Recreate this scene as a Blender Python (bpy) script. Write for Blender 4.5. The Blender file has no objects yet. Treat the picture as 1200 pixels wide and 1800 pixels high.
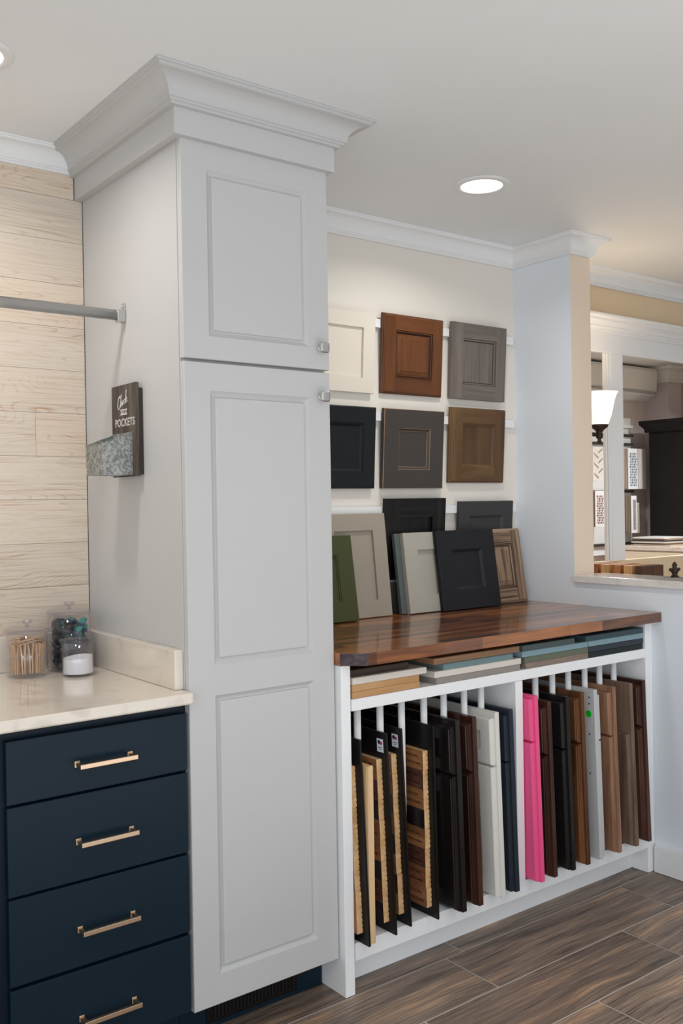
import bpy, bmesh, math, random
from mathutils import Vector, Matrix, Euler

# ------------------------------------------------------------------ camera, world, lights, exposure
SC = bpy.context.scene
COL = SC.collection
CAM_H = 1.37
yaw, pitch, roll = 0.653231, -0.007352, -0.0163928
fw = Vector((math.sin(yaw) * math.cos(pitch), math.cos(yaw) * math.cos(pitch), math.sin(pitch)))
r0 = Vector((math.cos(yaw), -math.sin(yaw), 0)); u0 = r0.cross(fw)
rt = math.cos(roll) * r0 + math.sin(roll) * u0; up = -math.sin(roll) * r0 + math.cos(roll) * u0
cam_d = bpy.data.cameras.new('camera'); cam = bpy.data.objects.new('camera', cam_d); COL.objects.link(cam)
m = Matrix((rt, up, -fw)).transposed().to_4x4(); m.translation = (0, 0, CAM_H); cam.matrix_world = m
cam_d.sensor_fit = 'VERTICAL'; cam_d.sensor_height = 36; cam_d.lens = 1672.92 / 1800 * 36
cam_d.clip_start = 0.02; cam_d.clip_end = 60
SC.camera = cam

WORLD_STRENGTH = 0.62
CAN_POWER = 4.0
EXPOSURE = 0.0
w = bpy.data.worlds.new('daylight'); SC.world = w; w.use_nodes = True
bgn = w.node_tree.nodes['Background']; bgn.inputs[0].default_value = (0.90, 0.95, 1.0, 1); bgn.inputs[1].default_value = WORLD_STRENGTH
SC.view_settings.view_transform = 'Standard'; SC.view_settings.look = 'None'
SC.view_settings.exposure = EXPOSURE; SC.view_settings.gamma = 1; SC.view_settings.use_curve_mapping = False

def area(name, loc, rot, sx, sy, power, color):
    l = bpy.data.lights.new(name, 'AREA'); l.shape = 'RECTANGLE'; l.size = sx; l.size_y = sy; l.energy = power; l.color = color
    o = bpy.data.objects.new(name, l); o.location = loc; o.rotation_euler = rot; COL.objects.link(o); return o
# daylight through the showroom's front window (behind and to the left of the camera)
area('window_daylight', (-1.9, -0.5, 1.25), (0, math.radians(-104), 0), 2.0, 2.6, 32, (0.80, 0.90, 1.0))
area('ceiling_fill', (1.3, -0.2, 0.25), (math.radians(180), 0, 0), 3.4, 2.2, 35, (1.0, 0.99, 0.97))  # added fill near the floor to brighten the ceiling; no such lamp stands there
area('front_window_daylight', (-0.3, -2.4, 1.3), (math.radians(97), 0, math.radians(-22)), 3.2, 2.0, 46, (0.82, 0.91, 1.0))

ZC = 2.426      # ceiling
YW = 2.75       # back wall
XP = 3.035      # partition face

# ------------------------------------------------------------------ materials
def S(r, g, b):
    f = lambda c: (c / 255 / 12.92) if c / 255 <= 0.04045 else ((c / 255 + 0.055) / 1.055) ** 2.4
    return (f(r), f(g), f(b), 1)

def mat(name, color, rough=0.5, metal=0.0, coat=0.0, bump=0.0, bscale=200, spec=0.22, emit=None, estr=0):
    m = bpy.data.materials.new(name); m.use_nodes = True
    nt = m.node_tree; b = nt.nodes['Principled BSDF']
    b.inputs['Base Color'].default_value = color; b.inputs['Roughness'].default_value = rough
    b.inputs['Metallic'].default_value = metal; b.inputs['Coat Weight'].default_value = coat
    b.inputs['Specular IOR Level'].default_value = spec
    if emit: b.inputs['Emission Color'].default_value = emit; b.inputs['Emission Strength'].default_value = estr
    # procedural tint variation
    tc = nt.nodes.new('ShaderNodeTexCoord'); n = nt.nodes.new('ShaderNodeTexNoise'); n.inputs['Scale'].default_value = 3.0
    nt.links.new(tc.outputs['Object'], n.inputs['Vector'])
    mx = nt.nodes.new('ShaderNodeMix'); mx.data_type = 'RGBA'
    mx.inputs[6].default_value = color; mx.inputs[7].default_value = tuple(c * 0.95 for c in color[:3]) + (1,)
    nt.links.new(n.outputs['Fac'], mx.inputs[0]); nt.links.new(mx.outputs[2], b.inputs['Base Color'])
    if bump:
        n2 = nt.nodes.new('ShaderNodeTexNoise'); n2.inputs['Scale'].default_value = bscale; n2.inputs['Detail'].default_value = 3
        nt.links.new(tc.outputs['Object'], n2.inputs['Vector'])
        bp = nt.nodes.new('ShaderNodeBump'); bp.inputs['Strength'].default_value = bump; bp.inputs['Distance'].default_value = 0.001
        nt.links.new(n2.outputs['Fac'], bp.inputs['Height']); nt.links.new(bp.outputs['Normal'], b.inputs['Normal'])
    return m

def wood(name, dark, mid, light, axis='z', rough=0.4, coat=0.0, across=38, along=2.2, contrast=0.28, bump=0.15, ring=0.0, coord='Object'):
    """streaky wood grain running along one axis"""
    m = bpy.data.materials.new(name); m.use_nodes = True
    nt = m.node_tree; N = nt.nodes; L = nt.links; b = N['Principled BSDF']
    b.inputs['Roughness'].default_value = rough; b.inputs['Coat Weight'].default_value = coat * .4; b.inputs['Coat Roughness'].default_value = 0.12; b.inputs['Specular IOR Level'].default_value = .25
    tc = N.new('ShaderNodeTexCoord'); oi = N.new('ShaderNodeObjectInfo')
    mul = N.new('ShaderNodeMath'); mul.operation = 'MULTIPLY'; mul.inputs[1].default_value = 37.0; L.new(oi.outputs['Random'], mul.inputs[0])
    add = N.new('ShaderNodeVectorMath'); add.operation = 'ADD'; L.new(tc.outputs[coord], add.inputs[0]); L.new(mul.outputs[0], add.inputs[1])
    # slow warp so that the streaks wander
    wn = N.new('ShaderNodeTexNoise'); wn.inputs['Scale'].default_value = 3.0; L.new(add.outputs[0], wn.inputs['Vector'])
    wm = N.new('ShaderNodeVectorMath'); wm.operation = 'SCALE'; wm.inputs['Scale'].default_value = 0.02; L.new(wn.outputs['Color'], wm.inputs[0])
    ad2 = N.new('ShaderNodeVectorMath'); ad2.operation = 'ADD'; L.new(add.outputs[0], ad2.inputs[0]); L.new(wm.outputs[0], ad2.inputs[1])
    mp = N.new('ShaderNodeMapping'); sc = [across] * 3; sc['xyz'.index(axis)] = along; mp.inputs['Scale'].default_value = sc
    L.new(ad2.outputs[0], mp.inputs['Vector'])
    n1 = N.new('ShaderNodeTexNoise'); n1.inputs['Scale'].default_value = 1.0; n1.inputs['Detail'].default_value = 6; n1.inputs['Roughness'].default_value = 0.65; n1.inputs['Distortion'].default_value = 0.4
    L.new(mp.outputs[0], n1.inputs['Vector'])
    mp2 = N.new('ShaderNodeMapping'); s2 = [across * .22] * 3; s2['xyz'.index(axis)] = along * 0.5; mp2.inputs['Scale'].default_value = s2
    L.new(ad2.outputs[0], mp2.inputs['Vector'])
    n2 = N.new('ShaderNodeTexNoise'); n2.inputs['Scale'].default_value = 1.0; n2.inputs['Detail'].default_value = 2; L.new(mp2.outputs[0], n2.inputs['Vector'])
    mixf = N.new('ShaderNodeMath'); mixf.operation = 'MULTIPLY_ADD'; mixf.inputs[1].default_value = 0.6; L.new(n1.outputs['Fac'], mixf.inputs[0])
    m2 = N.new('ShaderNodeMath'); m2.operation = 'MULTIPLY'; m2.inputs[1].default_value = 0.4; L.new(n2.outputs['Fac'], m2.inputs[0]); L.new(m2.outputs[0], mixf.inputs[2])
    cr = N.new('ShaderNodeValToRGB'); e = cr.color_ramp.elements
    e[0].position = 0.5 - contrast / 2; e[0].color = dark; e[1].position = 0.5 + contrast / 2; e[1].color = light
    k = cr.color_ramp.elements.new(0.5); k.color = mid
    L.new(mixf.outputs[0], cr.inputs['Fac']); L.new(cr.outputs['Color'], b.inputs['Base Color'])
    bp = N.new('ShaderNodeBump'); bp.inputs['Strength'].default_value = bump; bp.inputs['Distance'].default_value = 0.001
    L.new(n1.outputs['Fac'], bp.inputs['Height']); L.new(bp.outputs['Normal'], b.inputs['Normal'])
    return m

def wood3(name, *a, **k):
    return [wood(name + '_' + ax, *a, axis=ax, **k) for ax in 'zx'] 

CEIL = mat('ceiling_paint', S(236, 237, 237), 0.85)
WALL = mat('cream_wall_paint', S(230, 224, 214), 0.75, bump=.1)
PART = mat('pale_wall_paint', S(230, 236, 242), 0.7, bump=.1)
BEIGE = mat('beige_wall_paint', S(232, 214, 194), 0.75, bump=.1)
TRIM = mat('white_trim_paint', S(236, 236, 236), 0.4)
WHITE = mat('white_cabinet_paint', S(200, 199, 198), 0.42, bump=.15, bscale=500)
RACKW = mat('white_rack_paint', S(246, 246, 246), 0.45)
NAVY = mat('navy_cabinet_paint', S(17, 36, 48), 0.40, bump=.1, bscale=400)
CHROME = mat('polished_chrome', S(225, 226, 226), 0.18, 1.0)
NICKEL = mat('brushed_nickel', S(205, 204, 202), 0.34, 1.0)
GOLD = mat('champagne_bronze', S(236, 208, 178), 0.34, 1.0)
BLACK = mat('black_metal', S(22, 20, 20), 0.45)
DARKGAP = mat('painted_interior_shade', S(14, 14, 15), 0.8)  # near-black paint for the shade inside the duct and screw holes
BRONZE = mat('oil_rubbed_bronze', S(66, 54, 44), 0.4, 0.7)
LAMP = mat('lamp_disc', (1, 1, 1, 1), 0.5, emit=(1, 0.97, 0.93, 1), estr=6)
SHADE = mat('lit_glass_shade', (1, .97, .9, 1), 0.4, emit=(1, 0.90, 0.74, 1), estr=.78)
CREAMC = mat('cream_cabinet_paint', S(238, 224, 200), 0.45)
HUTCHM = mat('espresso_hutch_paint', S(18, 15, 15), 0.38)

def quartz(name, base, vein):
    m = mat(name, base, 0.14, coat=0.3, spec=.5); nt = m.node_tree; N = nt.nodes; L = nt.links; b = N['Principled BSDF']
    tc = N.new('ShaderNodeTexCoord'); n = N.new('ShaderNodeTexNoise'); n.inputs['Scale'].default_value = 9; n.inputs['Detail'].default_value = 7; n.inputs['Distortion'].default_value = 1.3
    L.new(tc.outputs['Object'], n.inputs['Vector']); cr = N.new('ShaderNodeValToRGB'); e = cr.color_ramp.elements
    e[0].position = .30; e[0].color = vein; e[1].position = .45; e[1].color = base; k = cr.color_ramp.elements.new(.9); k.color = tuple(min(1, c * 1.04) for c in base[:3]) + (1,)
    L.new(n.outputs['Fac'], cr.inputs['Fac']); L.new(cr.outputs['Color'], b.inputs['Base Color']); return m
QUARTZ = quartz('cream_quartz', S(226, 216, 203), S(208, 197, 184))
QSILL = quartz('pale_quartz', S(230, 225, 219), S(205, 198, 192))

def galvanised():
    m = mat('galvanised_steel', S(150, 153, 152), 0.42, 0.55); nt = m.node_tree; N = nt.nodes; L = nt.links; b = N['Principled BSDF']
    tc = N.new('ShaderNodeTexCoord'); v = N.new('ShaderNodeTexNoise'); v.inputs['Scale'].default_value = 44; v.inputs['Detail'].default_value = 2; v.inputs['Distortion'].default_value = 2.5
    L.new(tc.outputs['Object'], v.inputs['Vector']); cr = N.new('ShaderNodeValToRGB'); e = cr.color_ramp.elements
    e[0].position = .38; e[0].color = S(124, 126, 124); e[1].position = .60; e[1].color = S(176, 178, 175)
    L.new(v.outputs['Fac'], cr.inputs['Fac']); L.new(cr.outputs['Color'], b.inputs['Base Color']); return m
GALV = galvanised()

def clear(name, tint=(1, 1, 1, 1), k=0.9):
    m = bpy.data.materials.new(name); m.use_nodes = True; nt = m.node_tree; N = nt.nodes; L = nt.links
    N.remove(N['Principled BSDF']); out = N['Material Output']
    t = N.new('ShaderNodeBsdfTransparent'); t.inputs[0].default_value = tint
    g = N.new('ShaderNodeBsdfGlossy'); g.inputs['Roughness'].default_value = 0.05; g.inputs[0].default_value = (1, 1, 1, 1)
    lw = N.new('ShaderNodeLayerWeight'); lw.inputs[0].default_value = .5; pw_ = N.new('ShaderNodeMath'); pw_.operation = 'POWER'; pw_.inputs[1].default_value = 4; L.new(lw.outputs['Facing'], pw_.inputs[0]); f = N.new('ShaderNodeMath'); f.operation = 'MULTIPLY_ADD'; f.inputs[1].default_value = .6; f.inputs[2].default_value = .05; L.new(pw_.outputs[0], f.inputs[0])
    tc = N.new('ShaderNodeTexCoord'); nz = N.new('ShaderNodeTexNoise'); nz.inputs['Scale'].default_value = 30; L.new(tc.outputs['Object'], nz.inputs['Vector'])
    bp = N.new('ShaderNodeBump'); bp.inputs['Strength'].default_value = .02; L.new(nz.outputs['Fac'], bp.inputs['Height']); L.new(bp.outputs['Normal'], g.inputs['Normal'])
    mx = N.new('ShaderNodeMixShader'); L.new(f.outputs[0], mx.inputs[0]); L.new(t.outputs[0], mx.inputs[1]); L.new(g.outputs[0], mx.inputs[2])
    L.new(mx.outputs[0], out.inputs[0]); return m
ACRYL = clear('clear_acrylic', (0.965, 0.965, 0.985, 1))
ACRYL_RIM = clear('thick_acrylic', (0.87, 0.87, 0.90, 1))

# ------------------------------------------------------------------ mesh helpers
def finish(name, bm, mats, parent=None, loc=None, smooth=False, bevel=0.0, segs=2, rot=None, recalc=True):
    if recalc: bmesh.ops.recalc_face_normals(bm, faces=bm.faces)
    me = bpy.data.meshes.new(name); bm.to_mesh(me); bm.free()
    for x in (mats if isinstance(mats, (list, tuple)) else [mats]): me.materials.append(x)
    if smooth:
        for p in me.polygons: p.use_smooth = True
    o = bpy.data.objects.new(name, me); COL.objects.link(o)
    if parent: o.parent = parent
    if loc is not None: o.location = loc
    if rot is not None: o.rotation_euler = rot
    if bevel:
        b = o.modifiers.new('bevel', 'BEVEL'); b.width = bevel; b.segments = segs; b.limit_method = 'ANGLE'; b.angle_limit = math.radians(40); b.harden_normals = False
    return o

def box(bm, x0, x1, y0, y1, z0, z1, mi=0):
    v = [bm.verts.new(p) for p in ((x0, y0, z0), (x1, y0, z0), (x1, y1, z0), (x0, y1, z0), (x0, y0, z1), (x1, y0, z1), (x1, y1, z1), (x0, y1, z1))]
    fs = [(0, 3, 2, 1), (4, 5, 6, 7), (0, 1, 5, 4), (1, 2, 6, 5), (2, 3, 7, 6), (3, 0, 4, 7)]
    for f in fs: bm.faces.new([v[i] for i in f]).material_index = mi
    return bm

def BX(*a):
    bm = bmesh.new()
    for q in (a if isinstance(a[0], (tuple, list)) else [a]): box(bm, *q)
    return bm

def lathe(bm, prof, seg=40, cx=0, cy=0, mi=0, axis='z', caps=True):
    rings = []
    for r, z in prof:
        ring = []
        for i in range(seg):
            a = 2 * math.pi * i / seg; p = (cx + r * math.cos(a), cy + r * math.sin(a), z)
            if axis == 'y': p = (cx + r * math.cos(a), z, cy + r * math.sin(a))
            if axis == 'x': p = (z, cx + r * math.cos(a), cy + r * math.sin(a))
            ring.append(bm.verts.new(p))
        rings.append(ring)
    for a, b in zip(rings, rings[1:]):
        for i in range(seg):
            j = (i + 1) % seg; bm.faces.new((a[i], a[j], b[j], b[i])).material_index = mi
    for ring, r in ((rings[0], prof[0][0]), (rings[-1], prof[-1][0])):
        if r > 1e-6 and caps: bm.faces.new(ring).material_index = mi
    return bm

def LATHE(prof, seg=40, axis='z'):
    return lathe(bmesh.new(), prof, seg, axis=axis)

def tube(bm, pts, r, seg=8, mi=0, caps=True):
    pts = [Vector(p) for p in pts]; rings = []; prev = None
    for i, p in enumerate(pts):
        d = (pts[min(i + 1, len(pts) - 1)] - pts[max(i - 1, 0)]).normalized()
        ref = Vector((0, 0, 1)) if abs(d.z) < 0.9 else Vector((1, 0, 0))
        a = d.cross(ref).normalized(); b = d.cross(a)
        rr = r[i] if isinstance(r, (list, tuple)) else r
        rings.append([bm.verts.new(p + rr * (math.cos(2 * math.pi * k / seg) * a + math.sin(2 * math.pi * k / seg) * b)) for k in range(seg)])
    for a, b in zip(rings, rings[1:]):
        for k in range(seg): bm.faces.new((a[k], a[(k + 1) % seg], b[(k + 1) % seg], b[k])).material_index = mi
    if caps: bm.faces.new(rings[0]).material_index = mi; bm.faces.new(rings[-1]).material_index = mi
    return bm

def sweep(bm, prof, path, mi=0):
    """profile of (outward, up) pairs swept along a path of (x, y) with mitred corners; outward is to the right of travel"""
    P = [Vector(p) for p in path]; rows = []
    for i, p in enumerate(P):
        ds = []
        if i > 0: ds.append((P[i] - P[i - 1]).normalized())
        if i < len(P) - 1: ds.append((P[i + 1] - P[i]).normalized())
        ns = [Vector((d.y, -d.x)) for d in ds]
        n = ns[0] if len(ns) == 1 else (ns[0] + ns[1]) / (1 + ns[0].dot(ns[1]))
        rows.append([bm.verts.new((p.x + n.x * o, p.y + n.y * o, z)) for o, z in prof])
    k = len(prof)
    for a, b in zip(rows, rows[1:]):
        for j in range(k):
            bm.faces.new((a[j], a[(j + 1) % k], b[(j + 1) % k], b[j])).material_index = mi
    bm.faces.new(rows[0]); bm.faces.new(rows[-1])
    return bm

def crown_prof(proj, zt, h):
    pts = [(0, 0), (.16, 0), (.16, .07), (.20, .10), (.24, .10), (.24, .17), (.30, .20)]
    for i in range(1, 9):
        t = i / 8 * math.pi / 2; pts.append((.30 + .55 * (1 - math.cos(t)), .20 + .60 * math.sin(t)))
    pts += [(.92, .82), (.92, .89), (.96, .92), (1, .92), (1, 1), (0, 1)]
    return [(a * proj, zt - h + b * h) for a, b in pts]

def thing(name, label, cat, loc=(0, 0, 0), group=None, rot=None):
    o = bpy.data.objects.new(name, None); COL.objects.link(o); o.location = loc; o.empty_display_size = 0.05
    if rot: o.rotation_euler = rot
    o['label'] = label; o['category'] = cat
    if group: o['group'] = group
    return o

def tag(o, label, cat, group=None, kind=None):
    o['label'] = label; o['category'] = cat
    if group: o['group'] = group
    if kind: o['kind'] = kind
    return o

def struct(name, bm, mats, **k):
    o = finish(name, bm, mats, **k); o['kind'] = 'structure'; return o

def text_mesh(s, size, matx, parent, name, M4, extrude=0.0002, width=None, shear=0.0):
    """flat lettering turned into a mesh; M4 maps the text plane (x right, y up) into the parent's space"""
    cu = bpy.data.curves.new('lettering', 'FONT'); cu.body = s; cu.size = size; cu.align_x = 'CENTER'; cu.align_y = 'CENTER'; cu.extrude = extrude; cu.shear = shear
    cu.resolution_u = 3; cu.offset = size * 0.012
    tmp = bpy.data.objects.new('lettering', cu); COL.objects.link(tmp)
    dg = bpy.context.evaluated_depsgraph_get(); dg.update()
    me = bpy.data.meshes.new_from_object(tmp.evaluated_get(dg)); bpy.data.objects.remove(tmp); bpy.data.curves.remove(cu)
    if width:
        xs = [v.co.x for v in me.vertices]; k = width / (max(xs) - min(xs)); me.transform(Matrix.Diagonal((k, 1, 1, 1)))
    me.transform(M4); me.materials.clear(); me.materials.append(matx)
    o = bpy.data.objects.new(name, me); COL.objects.link(o); o.parent = parent
    return o

# ------------------------------------------------------------------ cabinet-door builder (used for samples)
# depth is measured inwards from the front; P maps (u, v, depth) to 3-D
def ring(bm, P, u0, u1, v0, v1, d): return [bm.verts.new(P(*q)) for q in ((u0, v0, d), (u1, v0, d), (u1, v1, d), (u0, v1, d))]
def loft(bm, P, u0, u1, v0, v1, prof, mis=(1, 0, 1, 0), close=False, closemi=0, special=None):
    prev = None
    for n, (ins, d) in enumerate(prof):
        r = ring(bm, P, u0 + ins, u1 - ins, v0 + ins, v1 - ins, d)
        if prev:
            for i in range(4):
                f = bm.faces.new((prev[i], prev[(i + 1) % 4], r[(i + 1) % 4], r[i])); f.material_index = special[n] if special and n in special else mis[i]
        prev = r
    if close: bm.faces.new(prev).material_index = closemi

EDGES = {'square': [(0, 0.0016), (0.0016, 0)], 'round': [(0, .006), (.0015, .0025), (.005, 0)],
         'ogee': [(0, .009), (.003, .0075), (.0035, .004), (.007, .0025), (.009, 0)]}
INNERS = {'shaker': [(0, 0), (.0008, .0095)],
          'bevel': [(0, 0), (.0012, .0012), (.0095, .0080), (.0105, .0085)],
          'bead': [(0, 0), (.002, .003), (.006, .003), (.008, .007), (.011, .0095)],
          'ogee': [(0, 0), (.002, .003), (.005, .0035), (.012, .0095)]}
def door_parts(root, P, W, H, T, fwid, edge, inner, panel, MV, MH, edge_mat=None, names=('frame', 'panel'), bead_mat=None, u0=None):
    """W,H outline with u in [-W/2, W/2] and v in [0, H]"""
    a, b_ = (-W / 2, W / 2) if u0 is None else (u0, u0 + W)
    ed = EDGES[edge]; e = ed[-1][0]; bm = bmesh.new()
    sp = {n: 2 for n in range(1, len(ed) + 1)} if edge_mat else None
    loft(bm, P, a, b_, 0, H, [(0, T)] + ed, special={len(ed): 2} if edge_mat else None)
    f = fwid
    def quad(x0, x1, z0, z1, mi): bm.faces.new([bm.verts.new(P(*q)) for q in ((x0, z0, 0), (x1, z0, 0), (x1, z1, 0), (x0, z1, 0))]).material_index = mi
    quad(a + e, a + f, e, H - e, 0); quad(b_ - f, b_ - e, e, H - e, 0); quad(a + f, b_ - f, e, f, 1); quad(a + f, b_ - f, H - f, H - e, 1)
    inn = INNERS[inner]
    loft(bm, P, a + f, b_ - f, f, H - f, inn, special=({1: 2, len(inn) - 1: 2} if bead_mat else None))
    bm.faces.new([bm.verts.new(P(*q)) for q in ((a, 0, T), (b_, 0, T), (b_, H, T), (a, H, T))])
    mats = [MV, MH, edge_mat or bead_mat or MV]
    fo = finish(names[0], bm, mats, root, recalc=False)
    fix_normals(fo, P)
    bm = bmesh.new(); i0, d0 = inn[-1]
    if panel == 'flat': pr = [(0, T - .003), (0, d0)]
    elif panel == 'raised': pr = [(0, T - .003), (0, d0), (.0035, d0), (.005, d0 - .002), (.017, d0 - .007), (.018, d0 - .0085)]
    else: pr = [(0, T - .003), (0, d0), (.003, d0 - .003), (.006, d0 - .003), (.008, d0 - .001), (.02, d0 - .006), (.021, d0 - .008)]
    loft(bm, P, a + f + i0, b_ - f - i0, f + i0, H - f - i0, pr, close=True, mis=(0, 0, 0, 0))
    po = finish(names[1], bm, [MV], root, recalc=False)
    fix_normals(po, P)
    return fo, po

def fix_normals(o, P):
    """point faces towards the front or outwards of the slab"""
    me = o.data
    n = (Vector(P(0, 0, 0)) - Vector(P(0, 0, 1))).normalized()
    bm = bmesh.new(); bm.from_mesh(me)
    for f in bm.faces:
        if f.normal.dot(n) < -1e-4: f.normal_flip()
    bm.to_mesh(me); bm.free()

PF = lambda T: (lambda u, v, d: (u, -T + d, v))
def paint(name, rgb, rough=0.42): return mat(name, S(*rgb), rough, bump=.12, bscale=500)

def door_sample(label, x0, z0, W, H, y, tilt, fwid, edge, inner, panel, MV, MH, T=.019, group=None, cat='cabinet door sample', edge_mat=None, bead_mat=None, yaw=0, rollz=0):
    r = thing('cabinet_door_sample', label, cat, (x0 + W / 2, y, z0), group, rot=(tilt, rollz, yaw))
    door_parts(r, PF(T), W, H, T, fwid, edge, inner, panel, MV, MH, edge_mat=edge_mat, bead_mat=bead_mat)
    return r

# ------------------------------------------------------------------ floor: wood-look porcelain planks with grout
def floor_material():
    m = bpy.data.materials.new('wood_look_tile'); m.use_nodes = True; nt = m.node_tree; N = nt.nodes; L = nt.links; b = N['Principled BSDF']
    uv = N.new('ShaderNodeUVMap'); uv.uv_map = 'grain'
    at = N.new('ShaderNodeAttribute'); at.attribute_name = 'tone'
    wn = N.new('ShaderNodeTexNoise'); wn.inputs['Scale'].default_value = 2.6; wn.inputs['Detail'].default_value = 2; L.new(uv.outputs[0], wn.inputs['Vector'])
    ws = N.new('ShaderNodeVectorMath'); ws.operation = 'SCALE'; ws.inputs['Scale'].default_value = .06; L.new(wn.outputs['Color'], ws.inputs[0])
    ad = N.new('ShaderNodeVectorMath'); ad.operation = 'ADD'; L.new(uv.outputs[0], ad.inputs[0]); L.new(ws.outputs[0], ad.inputs[1])
    mp = N.new('ShaderNodeMapping'); mp.inputs['Scale'].default_value = (4.2, 150, 1); L.new(ad.outputs[0], mp.inputs['Vector'])
    n = N.new('ShaderNodeTexNoise'); n.inputs['Scale'].default_value = 1; n.inputs['Detail'].default_value = 9; n.inputs['Roughness'].default_value = .72; n.inputs['Distortion'].default_value = .5
    L.new(mp.outputs[0], n.inputs['Vector'])
    mp2 = N.new('ShaderNodeMapping'); mp2.inputs['Scale'].default_value = (1.6, 20, 1); L.new(ad.outputs[0], mp2.inputs['Vector'])
    nb = N.new('ShaderNodeTexNoise'); nb.inputs['Scale'].default_value = 1; nb.inputs['Detail'].default_value = 3; L.new(mp2.outputs[0], nb.inputs['Vector'])
    cr = N.new('ShaderNodeValToRGB'); e = cr.color_ramp.elements
    e[0].position = .38; e[0].color = S(54, 46, 41); e[1].position = .64; e[1].color = S(184, 158, 132)
    for p, c in ((.44, S(104, 90, 80)), (.54, S(140, 121, 106))): k = e.new(p); k.color = c
    fm = N.new('ShaderNodeMath'); fm.operation = 'MULTIPLY_ADD'; fm.inputs[1].default_value = .66; fh = N.new('ShaderNodeMath'); fh.operation = 'MULTIPLY'; fh.inputs[1].default_value = .34
    L.new(nb.outputs['Fac'], fh.inputs[0]); L.new(n.outputs['Fac'], fm.inputs[0]); L.new(fh.outputs[0], fm.inputs[2]); L.new(fm.outputs[0], cr.inputs['Fac'])
    cr2 = N.new('ShaderNodeValToRGB'); e = cr2.color_ramp.elements; e[0].position = .54; e[0].color = (0, 0, 0, 1); e[1].position = .74; e[1].color = (1, 1, 1, 1)
    L.new(nb.outputs['Fac'], cr2.inputs['Fac'])
    mxa = N.new('ShaderNodeMix'); mxa.data_type = 'RGBA'; mxa.blend_type = 'MULTIPLY'; mxa.inputs[7].default_value = (1.42, 1.22, 1.02, 1)
    L.new(cr2.outputs[0], mxa.inputs[0]); L.new(cr.outputs[0], mxa.inputs[6])
    mxb = N.new('ShaderNodeMix'); mxb.data_type = 'RGBA'; mxb.blend_type = 'MULTIPLY'; mxb.inputs[0].default_value = 1
    L.new(mxa.outputs[2], mxb.inputs[6]); L.new(at.outputs['Color'], mxb.inputs[7])
    L.new(mxb.outputs[2], b.inputs['Base Color']); b.inputs['Roughness'].default_value = .42
    bp = N.new('ShaderNodeBump'); bp.inputs['Strength'].default_value = .25; bp.inputs['Distance'].default_value = .001
    L.new(n.outputs['Fac'], bp.inputs['Height']); L.new(bp.outputs['Normal'], b.inputs['Normal'])
    return m
def build_floor():
    rnd = random.Random(4); bm = bmesh.new(); uvl = bm.loops.layers.uv.new('grain'); cl = bm.loops.layers.float_color.new('tone')
    pitch, length, g = .2195, .8465, .0030
    joints = {0: 1.966, 1: 2.040, -1: 2.527, -2: 2.119, 2: 2.4, 3: 1.8, -3: 1.8, -4: 2.4}
    f = bm.faces.new([bm.verts.new(p) for p in ((-2.2, -2.6, -.0015), (9, -2.6, -.0015), (9, 4.8, -.0015), (-2.2, 4.8, -.0015))]); f.material_index = 1
    for k in range(-21, 13):
        y0 = 2.0905 + (k - 1) * pitch; y1 = y0 + pitch
        j = joints.get(k, rnd.uniform(1, 2)); n0 = int((-2.2 - j) / length) - 1
        for q in range(n0, n0 + 16):
            x0 = j + q * length; x1 = x0 + length
            x0, x1 = max(x0, -2.2), min(x1, 9.0)
            if x1 - x0 < .02 or y1 > 4.8: continue
            ou, ov = rnd.uniform(0, 50), rnd.uniform(0, 50); t = rnd.uniform(.82, 1.12); w = rnd.uniform(-.03, .03)
            c = ((x0 + g, y0 + g), (x1 - g, y0 + g), (x1 - g, y1 - g), (x0 + g, y1 - g))
            f = bm.faces.new([bm.verts.new((x, y, 0)) for x, y in c])
            for l, (x, y) in zip(f.loops, c):
                l[uvl].uv = (x - x0 + ou, y - y0 + ov); l[cl] = (t + w, t, t - w, 1)
            f = None
    me = bpy.data.meshes.new('floor'); bm.to_mesh(me); bm.free()
    me.materials.append(floor_material()); me.materials.append(mat('grout', S(196, 184, 172), .9))
    o = bpy.data.objects.new('floor', me); COL.objects.link(o); o['kind'] = 'structure'
build_floor()

# ------------------------------------------------------------------ shell
struct('ceiling', BX(-2.2, 9, -2.6, 4.8, ZC, ZC + .1), CEIL)
struct('wall_left', BX(-2.3, -2.2, -2.6, 2.75, 0, ZC), WALL)
X0, X1, ZO0, ZO1 = 3.25, 5.25, 1.089, 2.10
struct('wall_back', BX(-2.2, 3.1, YW, YW + .12, 0, ZC), WALL)
struct('wall_back_right', BX((3.101, X0, YW, YW + .04, 0, ZC), (X1, 9, YW, YW + .04, 0, ZC), (X0, X1, YW, YW + .04, 0, ZO0), (X0, X1, YW, YW + .04, ZO1, ZC)), mat('tan_wall_paint', S(230, 206, 172), .75, bump=.1))
struct('wall_far_room_back', BX(2.9, 9, 4.65, 4.75, 0, ZC), mat('far_room_paint', S(226, 214, 208), .75))
struct('wall_far_room_left', BX(2.9, 3.0, YW + .12, 4.65, 0, ZC), WALL)
struct('wall_right', BX(9, 9.1, -2.6, 4.8, 0, ZC), PART)

def partition():
    bm = bmesh.new()
    box(bm, XP, 3.157, 2.446, YW, 0, ZC)
    box(bm, XP, 3.157, .9, 2.446, 0, 1.048)
    bm.normal_update()
    for f in bm.faces:
        if not f.normal.x < -.5 : f.material_index = 1
    return struct('wall_partition', bm, [PART, BEIGE], recalc=False)
partition()
bm = BX(XP - .012, 3.215, .88, 2.4455, 1.0485, 1.076)
struct('window_sill_ledge', bm, QSILL, bevel=.002).name = 'trim_sill'
struct('baseboard_right', BX((XP - .016, XP - .0005, .9, 2.088, 0.001, .095), (XP - .012, XP - .0005, .9, 2.088, .095, .103)), TRIM, bevel=.002)

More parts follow.
